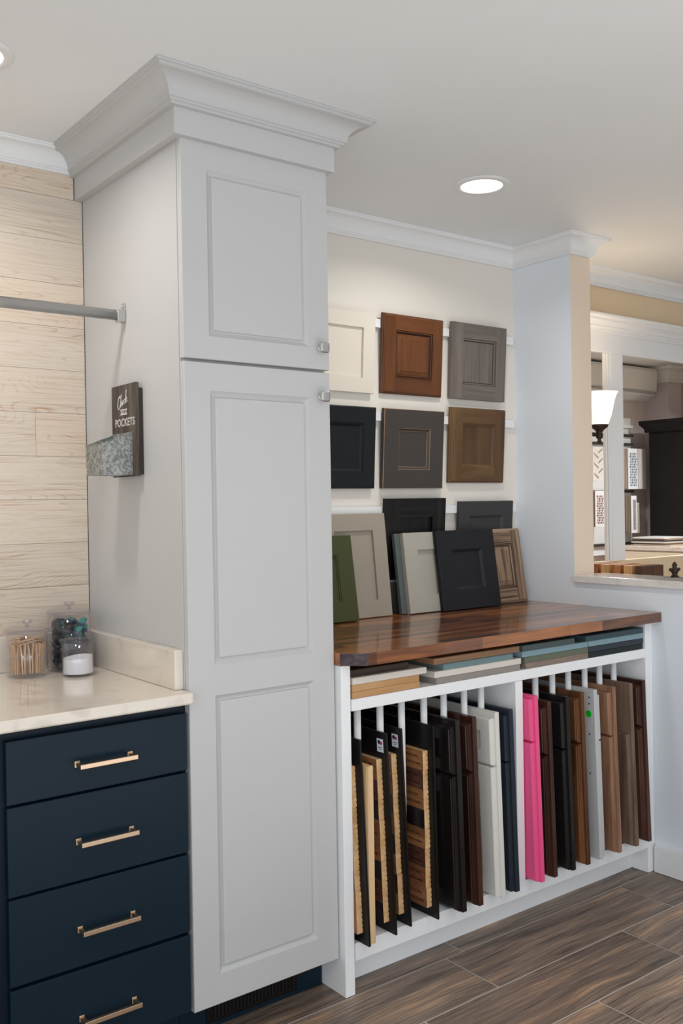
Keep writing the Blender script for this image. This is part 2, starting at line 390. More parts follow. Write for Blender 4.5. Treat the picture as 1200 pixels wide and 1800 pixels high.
# shiplap on the left part of the back wall
def pickled(axis='x'):
    m = bpy.data.materials.new('whitewashed_oak'); m.use_nodes = True; nt = m.node_tree; N = nt.nodes; L = nt.links; b = N['Principled BSDF']
    b.inputs['Roughness'].default_value = .6
    uv = N.new('ShaderNodeUVMap'); uv.uv_map = 'grain'; at = N.new('ShaderNodeAttribute'); at.attribute_name = 'tone'
    # cathedral grain: distorted rings stretched along the board
    mp = N.new('ShaderNodeMapping'); mp.inputs['Scale'].default_value = (1.3, 9, 1); L.new(uv.outputs[0], mp.inputs['Vector'])
    nz = N.new('ShaderNodeTexNoise'); nz.inputs['Scale'].default_value = 1; nz.inputs['Detail'].default_value = 1.5; nz.inputs['Roughness'].default_value = .4; L.new(mp.outputs[0], nz.inputs['Vector'])
    ml = N.new('ShaderNodeMath'); ml.operation = 'MULTIPLY'; ml.inputs[1].default_value = 46; L.new(nz.outputs['Fac'], ml.inputs[0])
    fr = N.new('ShaderNodeMath'); fr.operation = 'FRACT'; L.new(ml.outputs[0], fr.inputs[0])
    rp = N.new('ShaderNodeValToRGB'); e = rp.color_ramp.elements; e[0].position = 0; e[0].color = (1, 1, 1, 1); e[1].position = .24; e[1].color = (0, 0, 0, 1)
    L.new(fr.outputs[0], rp.inputs['Fac'])
    # fine streaks
    mp2 = N.new('ShaderNodeMapping'); mp2.inputs['Scale'].default_value = (5, 190, 1); L.new(uv.outputs[0], mp2.inputs['Vector'])
    n2 = N.new('ShaderNodeTexNoise'); n2.inputs['Scale'].default_value = 1; n2.inputs['Detail'].default_value = 5; L.new(mp2.outputs[0], n2.inputs['Vector'])
    r2 = N.new('ShaderNodeValToRGB'); e = r2.color_ramp.elements; e[0].position = .45; e[0].color = (0, 0, 0, 1); e[1].position = .75; e[1].color = (1, 1, 1, 1); L.new(n2.outputs['Fac'], r2.inputs['Fac'])
    # patchiness where the whitewash is worn
    mp3 = N.new('ShaderNodeMapping'); mp3.inputs['Scale'].default_value = (1.8, 13, 1); mp3.inputs['Location'].default_value = (7, 3, 0); L.new(uv.outputs[0], mp3.inputs['Vector'])
    n3 = N.new('ShaderNodeTexNoise'); n3.inputs['Scale'].default_value = 1; n3.inputs['Detail'].default_value = 3; L.new(mp3.outputs[0], n3.inputs['Vector'])
    r3 = N.new('ShaderNodeValToRGB'); e = r3.color_ramp.elements; e[0].position = .44; e[0].color = (.30, .30, .30, 1); e[1].position = .66; e[1].color = (1, 1, 1, 1); L.new(n3.outputs['Fac'], r3.inputs['Fac'])
    ad = N.new('ShaderNodeMath'); ad.operation = 'MULTIPLY'; L.new(rp.outputs[0], ad.inputs[0]); L.new(n2.outputs['Fac'], ad.inputs[1])
    a2 = N.new('ShaderNodeMath'); a2.operation = 'MULTIPLY_ADD'; a2.inputs[1].default_value = .65; L.new(r2.outputs[0], a2.inputs[0]); L.new(ad.outputs[0], a2.inputs[2])
    a3 = N.new('ShaderNodeMath'); a3.operation = 'MULTIPLY'; a3.use_clamp = True; L.new(a2.outputs[0], a3.inputs[0]); L.new(r3.outputs[0], a3.inputs[1])
    mx = N.new('ShaderNodeMix'); mx.data_type = 'RGBA'; mx.inputs[6].default_value = S(220, 205, 188); mx.inputs[7].default_value = S(168, 124, 84); L.new(a3.outputs[0], mx.inputs[0])
    mt = N.new('ShaderNodeMix'); mt.data_type = 'RGBA'; mt.blend_type = 'MULTIPLY'; mt.inputs[0].default_value = 1; L.new(mx.outputs[2], mt.inputs[6]); L.new(at.outputs['Color'], mt.inputs[7])
    L.new(mt.outputs[2], b.inputs['Base Color'])
    bp = N.new('ShaderNodeBump'); bp.inputs['Strength'].default_value = .2; bp.inputs['Distance'].default_value = .001; L.new(a3.outputs[0], bp.inputs['Height']); L.new(bp.outputs['Normal'], b.inputs['Normal'])
    return m
def shiplap():
    rnd = random.Random(11); bm = bmesh.new(); uvl = bm.loops.layers.uv.new('grain'); cl = bm.loops.layers.float_color.new('tone')
    pz = .1273; y0 = 2.735
    for k in range(-9, 4):
        z0 = 2.0365 + k * pz; z1 = z0 + pz - .0009
        z1 = min(z1, 2.366)
        if z0 > 2.35: continue
        cuts = [-2.2, rnd.uniform(-1.5, -.6), rnd.uniform(-.3, .5), 1.1075 if z0 > 2.26 else 1.133]
        if k == -4: cuts = [-2.2, -.9, .98, 1.133]
        for a, b in zip(cuts, cuts[1:]):
            ou, ov = rnd.uniform(0, 40), rnd.uniform(0, 40); t = rnd.uniform(.93, 1.0); wv = rnd.uniform(-.02, .02)
            n0 = len(bm.faces); box(bm, a, b - .0008, y0, YW - .0005, z0, z1); bm.faces.ensure_lookup_table()
            for f in bm.faces[n0:]:
                for l in f.loops:
                    l[uvl].uv = (l.vert.co.x - a + ou, l.vert.co.z - z0 + ov + l.vert.co.y - y0); l[cl] = (t + wv, t, t - wv, 1)
    o = struct('wall_back_shiplap', bm, [pickled()])
    return o
shiplap()

# crown mouldings
struct('trim_crown_shiplap', sweep(bmesh.new(), crown_prof(.062, ZC - .0005, .064), [(-2.19, 2.735), (1.1085, 2.735)]), TRIM)
struct('trim_crown_alcove', sweep(bmesh.new(), crown_prof(.062, ZC - .0005, .074), [(1.69, YW - .0005), (XP - .0005, YW - .0005), (XP - .0005, 2.446 - .0005), (3.1575, 2.446 - .0005), (3.1575, YW - .0005), (8.9, YW - .0005)]), TRIM)
struct('trim_crown_far_room', sweep(bmesh.new(), crown_prof(.07, ZC - .0005, .085), [(3.05, 4.649), (6.55, 4.649)]), TRIM)
struct('trim_crown_far_wall', sweep(bmesh.new(), crown_prof(.07, ZC - .0005, .085), [(6.95, 4.649), (8.95, 4.649)]), TRIM)
# pier in the far room with its own crown
struct('wall_far_pier', BX(6.68, 6.86, 4.43, 4.649, 0, ZC - .001), mat('pier_paint', S(214, 202, 204), .75))
struct('trim_crown_pier', sweep(bmesh.new(), crown_prof(.09, ZC - .0012, .12), [(6.679, 4.62), (6.679, 4.429), (6.861, 4.429), (6.861, 4.62)]), TRIM)

# interior opening: white frame, post, cornice
FY = YW - .0006
bm = BX((3.20, 3.255, FY - .018, FY, 1.0915, 2.050), (3.667, 3.759, FY - .018, FY, 1.0915, 2.050), (3.20, 5.4, FY - .018, FY, 2.050, 2.141), (5.24, 5.4, FY - .018, FY, 1.0915, 2.050))
struct('window_1', bm, TRIM, bevel=.002)
struct('trim_window_bead', BX((3.6335, 3.6435, FY - .012, FY + .004, 1.0915, 2.0495), (3.6455, 3.6665, FY - .0165, FY + .004, 1.0915, 2.0495)), TRIM, bevel=.001)
cp = [(0, 0), (.010, 0), (.010, .012), (.018, .016), (.018, .024), (.030, .034), (.034, .034), (.034, .044), (.046, .058), (.060, .066), (.066, .066), (.066, .078), (.078, .086), (.082, .092), (.082, .104), (0, .104)]
struct('trim_window_cornice', sweep(bmesh.new(), [(a * .8, 2.136 + b * .72) for a, b in cp], [(3.205, FY - .0185), (5.4, FY - .0185)]), TRIM)

# ------------------------------------------------------------------ recessed downlights
def downlight(x, y, label, power=CAN_POWER, col=(1.0, .96, .91)):
    t = thing('recessed_downlight', label, 'ceiling light', (x, y, ZC), 'recessed ceiling downlights')
    finish('trim_ring', lathe(bmesh.new(), [(.0685, -.0005), (.0685, -.004), (.070, -.0065), (.090, -.004), (.0935, -.0005)], 56, caps=False), TRIM, t, smooth=True)
    finish('lamp_disc', LATHE([(.0, -.0035), (.067, -.0035), (.067, -.0008)], 48), LAMP, t)
    l = bpy.data.lights.new('downlight_lamp', 'AREA'); l.shape = 'DISK'; l.size = .13; l.energy = power; l.color = col; l.spread = math.radians(150)
    o = bpy.data.objects.new('downlight_lamp', l); o.parent = t; o.location = (0, 0, -.008); COL.objects.link(o)
    return t
downlight(2.31, 2.224, 'lit round recessed downlight in the ceiling in front of the alcove')
downlight(.673, 2.25, 'round recessed downlight over the navy cabinet, cut by the left edge of the photo')
downlight(.67, .6, 'recessed downlight above the showroom floor, behind the camera to the left')
downlight(2.31, .4, 'recessed downlight above the showroom floor, in front of the half wall')
downlight(4.6, 1.6, 'recessed downlight in the room behind the half wall', 10, (.97, .98, 1.0))
downlight(4.3, 3.6, 'added downlight for the room beyond the white framed opening, nearer the post', 26, (.93, .96, 1.0))  # added can light for the walled-in far room, no fixture seen
downlight(6.0, 3.4, 'added downlight for the room beyond the white framed opening, before the dark hutch', 26, (.93, .96, 1.0))  # second added can light, put in because the far room gets no daylight

# ------------------------------------------------------------------ tall pantry cabinet
PC = thing('tall_pantry_cabinet', 'tall white two-door pantry cabinet with crown moulding reaching the ceiling', 'cabinet', (1.36, 2.42, 0))
def W2(o, *a):  # world coordinates into parent-relative ones
    return (a[0] - o.location.x, a[1] - o.location.x, a[2] - o.location.y, a[3] - o.location.y, a[4], a[5])
def part(root, name, boxes, m, bevel=.0012, label=None, parent=None):
    bm = bmesh.new()
    for b in boxes: box(bm, b[0] - root.location.x, b[1] - root.location.x, b[2] - root.location.y, b[3] - root.location.y, b[4] - root.location.z, b[5] - root.location.z)
    o = finish(name, bm, m, parent or root, bevel=bevel)
    if label: o['label'] = label
    return o
part(PC, 'carcass', [(1.134, 1.587, 2.1415, 2.734, .104, 2.36)], WHITE)
part(PC, 'frieze', [(1.109, 1.601, 2.098, 2.1414, 2.290, 2.3575), (1.109, 1.1339, 2.1414, 2.7335, 2.290, 2.3575), (1.5871, 1.601, 2.1414, 2.734, 2.290, 2.3575)], WHITE, .001)
bm = bmesh.new(); sweep(bm, [(a - 1.36 * 0, z) for a, z in crown_prof(.0835, ZC - .0008, .0695)], [(1.109 - 1.36, 2.733 - 2.42), (1.109 - 1.36, 2.0985 - 2.42), (1.601 - 1.36, 2.0985 - 2.42), (1.601 - 1.36, 2.733 - 2.42)])
# the path runs so that outward is on its right: reverse it
bm.free(); bm = bmesh.new(); sweep(bm, crown_prof(.0835, ZC - .0008, .0695), [(1.109 - 1.36, 2.733 - 2.42), (1.109 - 1.36, 2.0985 - 2.42), (1.601 - 1.36, 2.0985 - 2.42), (1.601 - 1.36, 2.73 - 2.42)])
finish('crown_moulding', bm, WHITE, PC)
part(PC, 'toe_kick', [(1.134, 1.587, 2.203, 2.22, 0.0005, .1035)], NAVY, 0, 'navy toe kick')

def pantry_door(name, z0, z1, panels, knob_z):
    x0, x1, T = 1.134, 1.587, .0195
    bm = bmesh.new(); P = lambda u, v, d: (u - 1.36, 2.118 + d - 2.42, v)
    loft(bm, P, x0, x1, z0, z1, [(0, T), (0, .0025), (.0008, .0008), (.0025, 0)])
    e = .0025; pu0, pu1 = 1.2075, 1.5175
    def quad(a, b, c, d): bm.faces.new([bm.verts.new(P(*q)) for q in ((a, c, 0), (b, c, 0), (b, d, 0), (a, d, 0))])
    quad(x0 + e, pu0, z0 + e, z1 - e); quad(pu1, x1 - e, z0 + e, z1 - e)
    zz = [z0 + e] + [v for p in panels for v in p] + [z1 - e]
    for i in range(0, len(zz), 2): quad(pu0, pu1, zz[i], zz[i + 1])
    bm.faces.new([bm.verts.new(P(*q)) for q in ((x0, z0, T), (x1, z0, T), (x1, z1, T), (x0, z1, T))])
    for a, b in panels:
        loft(bm, P, pu0, pu1, a, b, [(0, 0), (.0015, .0016), (.006, .0055), (.012, .0100), (.0145, .0104), (.0170, .0036), (.0195, .0028)], close=True)
    o = finish(name, bm, WHITE, PC, recalc=False); fix_normals(o, P)
    k = thing('knob', '', 'x', (1.5555 - 1.36, 2.118 - 2.42, knob_z)); del k['label']; del k['category']
    bpy.data.objects.remove(k)
    bm = bmesh.new(); lathe(bm, [(.009, -.0005), (.009, -.002), (.0055, -.004), (.005, -.014), (.008, -.017)], 24, axis='y')
    s = .0150; pr = [(s - .003, -.0165), (s, -.019), (s, -.0235), (s - .002, -.0265), (s - .006, -.0275)]
    rows = []
    for r, y in pr:
        row = []
        for i in range(32):
            a = 2 * math.pi * i / 32; c, q = math.cos(a), math.sin(a); k = 1 / (abs(c) ** 5 + abs(q) ** 5) ** .2
            row.append(bm.verts.new((r * k * c, y, r * k * q)))
        rows.append(row)
    for a, b in zip(rows, rows[1:]):
        for i in range(32): bm.faces.new((a[i], a[(i + 1) % 32], b[(i + 1) % 32], b[i]))
    bm.faces.new(rows[0]); bm.faces.new(rows[-1])
    kn = finish('knob', bm, NICKEL, o, (1.5555 - 1.36, 2.118 - 2.42, knob_z), smooth=False, bevel=.0006); kn['label'] = 'brushed nickel square knob'
    return o
pantry_door('door', 1.7445, 2.296, [(1.804, 2.2255)], 1.803)
pantry_door('door', .104, 1.7365, [(.181, .8905), (.9685, 1.6655)], 1.669)

# floor register in the toe kick
VR = thing('toe_kick_register', 'black slotted metal register screwed to the navy toe kick under the white pantry', 'vent', (1.355, 2.2025, .058))
bm = bmesh.new(); hw, hh = .1435, .044
box(bm, -hw, hw, -.004, 0, -hh, -hh + .012); box(bm, -hw, hw, -.004, 0, hh - .012, hh); box(bm, -hw, -hw + .018, -.004, 0, -hh + .012, hh - .012); box(bm, hw - .018, hw, -.004, 0, -hh + .012, hh - .012)
finish('faceplate', bm, mat('black_register', S(24, 22, 22), .35), VR, bevel=.001)
finish('duct_opening_shade', BX(-hw + .018, hw - .018, -.0008, -.0002, -hh + .012, hh - .012), DARKGAP, VR)  # thin near-black sheet painted as the shade behind the louvers
bm = bmesh.new()
for i in range(22):
    x = -hw + .024 + i * .0113; box(bm, x, x + .0035, -.0035, -.001, -hh + .012, hh - .012)
finish('louvers', bm, mat('register_louver', S(52, 46, 42), .4, .4), VR)
for sx in (-1, 1):
    finish('screw', lathe(bmesh.new(), [(.0032, -.0042), (.0026, -.006), (.0008, -.0065)], 12, axis='y'), NICKEL, VR, (sx * (hw - .009), 0, .008), smooth=True)

# ------------------------------------------------------------------ navy drawer cabinet, countertop, splashes
NC = thing('drawer_base_cabinet', 'navy base cabinet with four drawers and champagne bronze bar pulls', 'cabinet', (.9, 2.42, 0))
part(NC, 'carcass', [(.655, 1.1325, 2.1385, 2.7335, .104, .8835)], mat('navy_carcass_paint', S(17, 30, 43), .45))
part(NC, 'toe_kick', [(.655, 1.1325, 2.203, 2.22, .0005, .1035)], NAVY, 0)
for i, (a, b, hz) in enumerate(((.7165, .8585, .782), (.5115, .7105, .603), (.3125, .5055, .3995), (.112, .3045, .193))):
    d = part(NC, 'drawer', [(.6785, 1.1245, 2.118, 2.1375, a, b)], NAVY, .0018)
    bm = bmesh.new(); cx, cy = .906 - .9, 2.118 - 2.42
    for s in (-1, 1):
        box(bm, cx + s * .0655 - .0065, cx + s * .0655 + .0065, cy - .003, cy - .0003, hz - .0075, hz + .0075)
        box(bm, cx + s * .0655 - .0045, cx + s * .0655 + .0045, cy - .028, cy - .003, hz - .0045, hz + .0045)
    box(bm, cx - .071, cx + .071, cy - .036, cy - .0265, hz - .0055, hz + .0055)
    h = finish('bar_pull', bm, GOLD, d, bevel=.0012); h['label'] = 'champagne bronze bar pull'
NB = thing('base_cabinet', 'navy base cabinet of which only a sliver shows left of the drawers', 'cabinet', (.35, 2.42, 0))
part(NB, 'carcass', [(.05, .654, 2.1385, 2.7335, .104, .8835)], NAVY)
part(NB, 'toe_kick', [(.05, .654, 2.203, 2.22, .0005, .1035)], NAVY, 0)
part(NB, 'door', [(.06, .6475, 2.118, 2.1375, .112, .8585)], NAVY, .0018)

bm = bmesh.new()
pts = [(-.3, 2.7335), (-.3, 2.087)]
for i in range(7):
    a = -math.pi / 2 + i / 6 * math.pi / 2; pts.append((1.1225 + .011 * math.cos(a), 2.098 + .011 * math.sin(a)))
pts += [(1.1335, 2.7335)]
lo = [bm.verts.new((x, y, .8842)) for x, y in pts]; hi = [bm.verts.new((x, y, .912)) for x, y in pts]
bm.faces.new(lo[::-1]); bm.faces.new(hi)
for i in range(len(pts)): j = (i + 1) % len(pts); bm.faces.new((lo[i], lo[j], hi[j], hi[i]))
tag(finish('countertop', bm, QUARTZ, bevel=.005, segs=3), 'cream quartz countertop on the navy drawer cabinets', 'countertop')
tag(finish('side_splash', BX(1.1095, 1.1335, 2.147, 2.7075, .9125, 1.012), QUARTZ, bevel=.0015), 'short grey quartz splash strip against the side of the white pantry', 'backsplash')
tag(finish('back_splash', BX(-.3, 1.1335, 2.7085, 2.7345, .9125, 1.012), QUARTZ, bevel=.0015), 'quartz splash strip below the whitewashed planks behind the jars', 'backsplash')

# ------------------------------------------------------------------ hanging rod and wall sign
RD = thing('closet_rod', 'oval chrome hanging rod fixed to the side of the white pantry', 'rod', (1.1335, 2.455, 1.903))
bm = bmesh.new(); seg = 28; rows = []
for x in (-.004, -2.6): rows.append([bm.verts.new((x, .0075 * math.cos(2 * math.pi * i / seg), .0150 * math.sin(2 * math.pi * i / seg))) for i in range(seg)])
for i in range(seg): bm.faces.new((rows[0][i], rows[0][(i + 1) % seg], rows[1][(i + 1) % seg], rows[1][i]))
bm.faces.new(rows[0]); bm.faces.new(rows[1])
finish('rod', bm, CHROME, RD, smooth=True)
bm = bmesh.new(); box(bm, -.024, -.0005, -.0115, .0115, -.0185, .014); box(bm, -.004, -.0005, -.010, .010, .014, .034)
finish('end_bracket', bm, NICKEL, RD, bevel=.002)
finish('screw', lathe(bmesh.new(), [(.004, -.0042), (.0035, -.006), (.001, -.0068)], 12, axis='x'), NICKEL, RD, (0, 0, .026), smooth=True)

SG = thing('pocket_sign', 'dark plank wall sign reading Check the Pockets with a galvanised bin, on the pantry side', 'wall sign', (1.1335, 2.425, 1.457))
signw = wood('weathered_dark_plank', S(54, 47, 42), S(84, 75, 68), S(112, 101, 92), axis='z', rough=.7, across=120, along=6)
BATT = wood('dark_batten', S(34, 30, 27), S(50, 44, 40), S(66, 58, 52), rough=.7)
bm = bmesh.new()
for i in range(4):
    y = -.076 + i * .0380; box(bm, -.0215, -.0115, y, y + .0375, 0, .251)
finish('plank_board', bm, signw, SG, bevel=.0008)
for b_ in ((-.076, -.060), (.058, .074)): finish('batten', BX(-.0113, -.0005, *b_, .004, .236), BATT, SG)
# galvanised bin: low front, high back
def bin_mesh():
    bm = bmesh.new(); y0, y1, xf, xb, t = -.0555, .051, -.1085, -.0222, .0012
    zf, zbk = .084, .119
    def wall(c):  # c: four corners, thickness vector
        pass
    A = [(xb, y0, .003), (xf, y0 + .001, .003), (xf, y1 - .001, .003), (xb, y1, .003)]
    Bt = [(xb, y0, zbk), (xf - .002, y0, zf), (xf - .002, y1, zf), (xb, y1, zbk)]
    lo = [bm.verts.new(p) for p in A]; hi = [bm.verts.new(p) for p in Bt]
    bm.faces.new(lo)
    for i in range(4): bm.faces.new((lo[i], lo[(i + 1) % 4], hi[(i + 1) % 4], hi[i]))
    return bm
bn = finish('galvanised_bin', bin_mesh(), GALV, SG); s = bn.modifiers.new('wall', 'SOLIDIFY'); s.thickness = .0012; bn['label'] = 'galvanised metal bin'
bm = bmesh.new(); rim = [(-.0222, -.0555, .119), (-.1105, -.0555, .084), (-.1105, .051, .084), (-.0222, .051, .119)]
tube(bm, rim, .0013, 6); finish('rolled_rim', bm, GALV, bn)
SW = mat('sign_white_ink', S(216, 214, 210), .8)
R4 = Matrix(((0, 0, -1, -.0216), (-1, 0, 0, 0), (0, 1, 0, 0), (0, 0, 0, 1)))   # text x -> -Y, y -> Z, normal -> -X
text_mesh('POCKETS', .030, SW, SG, 'lettering', Matrix.Translation((0, -.0075, .147)) @ R4, width=.122)
bm = bmesh.new()
def ban(yc, zc, hw, hh):
    q = [(hw, hh), (hw - .006, 0), (hw, -hh), (-hw, -hh), (-hw + .006, 0), (-hw, hh)]
    bm.faces.new([bm.verts.new((-.0219, yc - a, zc + b)) for a, b in q])
ban(-.002, .1765, .022, .0080); finish('banner', bm, SW, SG)
text_mesh('THE', .012, signw, SG, 'lettering', Matrix.Translation((-.0005, -.002, .1765)) @ R4, width=.028)
# hand-lettered "Check"
bm = bmesh.new()
def stroke(pts, r=.0011):
    # smooth Catmull-Rom in the sign plane
    P = [Vector((p[0], p[1])) for p in pts]; out = []
    for i in range(len(P) - 1):
        p0, p1, p2, p3 = P[max(i - 1, 0)], P[i], P[i + 1], P[min(i + 2, len(P) - 1)]
        for t in (0, .25, .5, .75): out.append(.5 * ((2 * p1) + (p2 - p0) * t + (2 * p0 - 5 * p1 + 4 * p2 - p3) * t * t + (3 * p1 - p0 - 3 * p2 + p3) * t ** 3))
    out.append(P[-1]); tube(bm, [(-.0219, -.002 - q.x * .95, .206 + q.y * .88 + q.x * .25) for q in out], r, 5)
stroke([(-.022, .018), (-.026, .024), (-.034, .016), (-.038, 0), (-.034, -.014), (-.026, -.012), (-.020, -.004)], .0015)
stroke([(-.020, -.012), (-.017, .010), (-.013, .024), (-.016, .022), (-.017, 0), (-.017, -.011), (-.014, -.002), (-.010, .001), (-.009, -.009), (-.006, -.010)])
stroke([(-.006, -.004), (-.001, .001), (-.003, .004), (-.006, -.003), (-.003, -.010), (.002, -.008)])
stroke([(.010, .001), (.006, .003), (.003, -.004), (.006, -.010), (.012, -.007)])
stroke([(.013, -.011), (.016, .012), (.021, .026), (.018, .024), (.016, 0), (.015, -.011)])
stroke([(.016, -.002), (.023, .004), (.021, -.002), (.017, -.003), (.021, -.010), (.028, -.007)])
finish('lettering', bm, SW, SG)

# ------------------------------------------------------------------ storage rack under the butcher block
RK = thing('sample_display_rack', 'white built-in rack with dowel dividers under the butcher block counter', 'display rack', (2.3, 2.42, 0))
part(RK, 'side_panel', [(1.592, 1.6250, 2.0955, YW - .001, 0, .9235)], RACKW, .0015)
part(RK, 'side_panel', [(2.9945, 3.018, 2.0955, YW - .001, .001, .9235)], RACKW, .0015)
part(RK, 'face_strip', [(3.0185, 3.0345, 2.0955, 2.115, .001, .9235)], RACKW, .0008)
part(RK, 'center_divider', [(2.298, 2.332, 2.0965, YW - .02, .142, .7915)], RACKW, .001)
part(RK, 'upper_shelf', [(1.629, 2.994, 2.0962, YW - .02, .7925, .8255)], RACKW, .0012)
part(RK, 'bottom_shelf', [(1.629, 2.994, 2.0962, YW - .02, .0925, .1415)], RACKW, .0012)
part(RK, 'toe_kick', [(1.629, 2.994, 2.168, 2.186, .0005, .092)], RACKW, 0)
part(RK, 'back_panel', [(1.629, 2.994, YW - .019, YW - .001, .0925, .9235)], RACKW, 0)
DX = [1.698, 1.783, 1.867, 1.957, 2.040, 2.129, 2.205, 2.465, 2.552, 2.636, 2.726, 2.809, 2.892]
dw = None
for y in (2.16, 2.50):
    for x in DX:
        if dw is None:
            dw = finish('dowel_divider', LATHE([(.0105, .1418), (.0105, .7922)], 20), RACKW, RK, (x - 2.3, y - 2.42, 0), smooth=True)
            for p in dw.data.polygons: p.use_smooth = len(p.vertices) == 4
        else:
            c = dw.copy(); COL.objects.link(c); c.parent = RK; c.location = (x - 2.3, y - 2.42, 0)

# ------------------------------------------------------------------ butcher block
def butcher():
    m = bpy.data.materials.new('stained_butcher_block'); m.use_nodes = True; nt = m.node_tree; N = nt.nodes; L = nt.links; b = N['Principled BSDF']
    tc = N.new('ShaderNodeTexCoord')
    br = N.new('ShaderNodeTexBrick'); br.inputs['Scale'].default_value = 1; br.inputs['Brick Width'].default_value = .42; br.inputs['Row Height'].default_value = .041; br.inputs['Mortar Size'].default_value = .0
    br.inputs['Color1'].default_value = (0, 0, 0, 1); br.inputs['Color2'].default_value = (1, 1, 1, 1); br.inputs['Bias'].default_value = 0; br.offset = .37; br.squash = 1
    L.new(tc.outputs['Object'], br.inputs['Vector'])
    mp = N.new('ShaderNodeMapping'); mp.inputs['Scale'].default_value = (3.2, 42, 42); L.new(tc.outputs['Object'], mp.inputs['Vector'])
    n = N.new('ShaderNodeTexNoise'); n.inputs['Scale'].default_value = 1; n.inputs['Detail'].default_value = 6; n.inputs['Distortion'].default_value = .5; L.new(mp.outputs[0], n.inputs['Vector'])
    a = N.new('ShaderNodeMath'); a.operation = 'MULTIPLY_ADD'; a.inputs[1].default_value = .38; L.new(br.outputs['Color'], a.inputs[0]); 
    s = N.new('ShaderNodeMath'); s.operation = 'MULTIPLY'; s.inputs[1].default_value = .66; L.new(n.outputs['Fac'], s.inputs[0]); L.new(s.outputs[0], a.inputs[2])
    cr = N.new('ShaderNodeValToRGB'); e = cr.color_ramp.elements; e[0].position = .25; e[0].color = S(58, 32, 16); e[1].position = .78; e[1].color = S(184, 114, 58); k = e.new(.5); k.color = S(118, 68, 34)
    L.new(a.outputs[0], cr.inputs['Fac']); L.new(cr.outputs[0], b.inputs['Base Color'])
    b.inputs['Roughness'].default_value = .3; b.inputs['Coat Weight'].default_value = .7; b.inputs['Coat Roughness'].default_value = .08
    return m
BBM = butcher(); ENDG = wood('dark_end_grain', S(44, 34, 36), S(66, 54, 58), S(88, 76, 80), axis='x', rough=.45, across=60, along=30)
bm = bmesh.new(); pts = [(1.5885, YW - .001), (1.5885, 2.094), (1.647, 2.044), (3.0335, 2.052), (3.0335, YW - .001)]
lo = [bm.verts.new((x, y, .9242)) for x, y in pts]; hi = [bm.verts.new((x, y, .9592)) for x, y in pts]
bm.faces.new(lo[::-1]); bm.faces.new(hi)
for i in range(5):
    f = bm.faces.new((lo[i], lo[(i + 1) % 5], hi[(i + 1) % 5], hi[i])); f.material_index = 1 if i == 1 else 0
tag(finish('butcher_block_countertop', bm, [BBM, ENDG], bevel=.0015), 'dark stained butcher block countertop on the white sample rack', 'countertop')

# ------------------------------------------------------------------ wall rails
for i, (z, lab) in enumerate(((2.030, 'top white wood rail on the alcove wall, behind the cherry door sample'),
                   (1.682, 'middle white wood rail on the alcove wall, behind the distressed grey sample'),
                   (1.330, 'lowest white wood rail on the alcove wall, behind the black oak door sample'))):
    tag(finish('display_rail', BX(1.604, 3.015, YW - .0175, YW - .001, z, z + .032), TRIM, bevel=.001), lab, 'rail', 'white display rails on the alcove wall')

# finishes
def W(name, d, m_, l, **k): return wood3(name, S(*d), S(*m_), S(*l), **k)
CHERRY = W('cherry', (66, 36, 18), (100, 59, 31), (126, 80, 44), across=22, contrast=.5, coat=.3, rough=.35)
GREYW = W('driftwood_grey', (84, 76, 70), (112, 103, 96), (138, 128, 120), across=100, contrast=.55)
BROWN2 = W('umber_maple', (70, 48, 30), (98, 72, 46), (126, 98, 66), across=22, contrast=.4)
BLKOAK = W('black_oak', (12, 11, 11), (20, 18, 17), (38, 34, 30), across=110, contrast=.25, bump=.4)
OAKC = W('cerused_oak', (70, 52, 40), (140, 115, 94), (176, 152, 130), across=130, contrast=.24, bump=.3)
CREAMP = paint('cream_door_paint', (226, 218, 204)); BLKP = paint('black_door_paint', (26, 29, 32)); DGREY = paint('warm_charcoal_paint', (70, 65, 61))
RUB = mat('rubbed_wood_edge', S(176, 140, 108), .6); SLATEP = paint('slate_door_paint', (62, 60, 62)); OLIVE = paint('olive_door_paint', (74, 78, 48)); TAUPE = paint('taupe_door_paint', (166, 156, 142))
PALEG = paint('pale_sage_paint', (178, 174, 162)); CHAR = paint('charcoal_door_paint', (32, 33, 37)); TEALG = paint('grey_teal_paint', (96, 106, 104)); DKG = paint('smoke_paint', (84, 80, 77))
HB = YW - .0015; GH = 'cabinet door samples hung on the alcove rails'
TL = .065
def hang(label, x0, z0, W_, H_, *a, **k): return door_sample(label, x0, z0, W_, H_, HB - .001, TL, *a, group=GH, **k)
hang('cream shaker door sample in the top row, partly behind the white pantry', 1.944, 1.782, .305, .293, .055, 'square', 'shaker', 'flat', CREAMP, CREAMP)
hang('reddish cherry raised-panel door sample in the top row on the wall', 2.289, 1.787, .308, .300, .060, 'ogee', 'ogee', 'raised', *CHERRY, bead_mat=mat('brown_glaze', S(48, 26, 14), .5))
hang('grey-brown stained wood door sample at the right end of the top row', 2.641, 1.787, .310, .303, .060, 'square', 'bead', 'flat', *GREYW, bead_mat=mat('grey_glaze', S(66, 58, 52), .6))
hang('black painted door sample in the middle row, partly behind the white pantry', 1.945, 1.430, .301, .300, .060, 'round', 'ogee', 'flat', BLKP, BLKP)
hang('distressed dark grey door sample with tan rubbed edges in the middle row', 2.284, 1.430, .305, .300, .072, 'square', 'bevel', 'flat', DGREY, DGREY, edge_mat=RUB, bead_mat=RUB)
hang('brown stained maple door sample at the right end of the middle row', 2.629, 1.452, .313, .300, .062, 'ogee', 'ogee', 'flat', *BROWN2)
hang('black oak door sample hanging behind the leaning samples', 2.283, 1.086, .309, .306, .070, 'square', 'shaker', 'flat', *BLKOAK, T=.017)
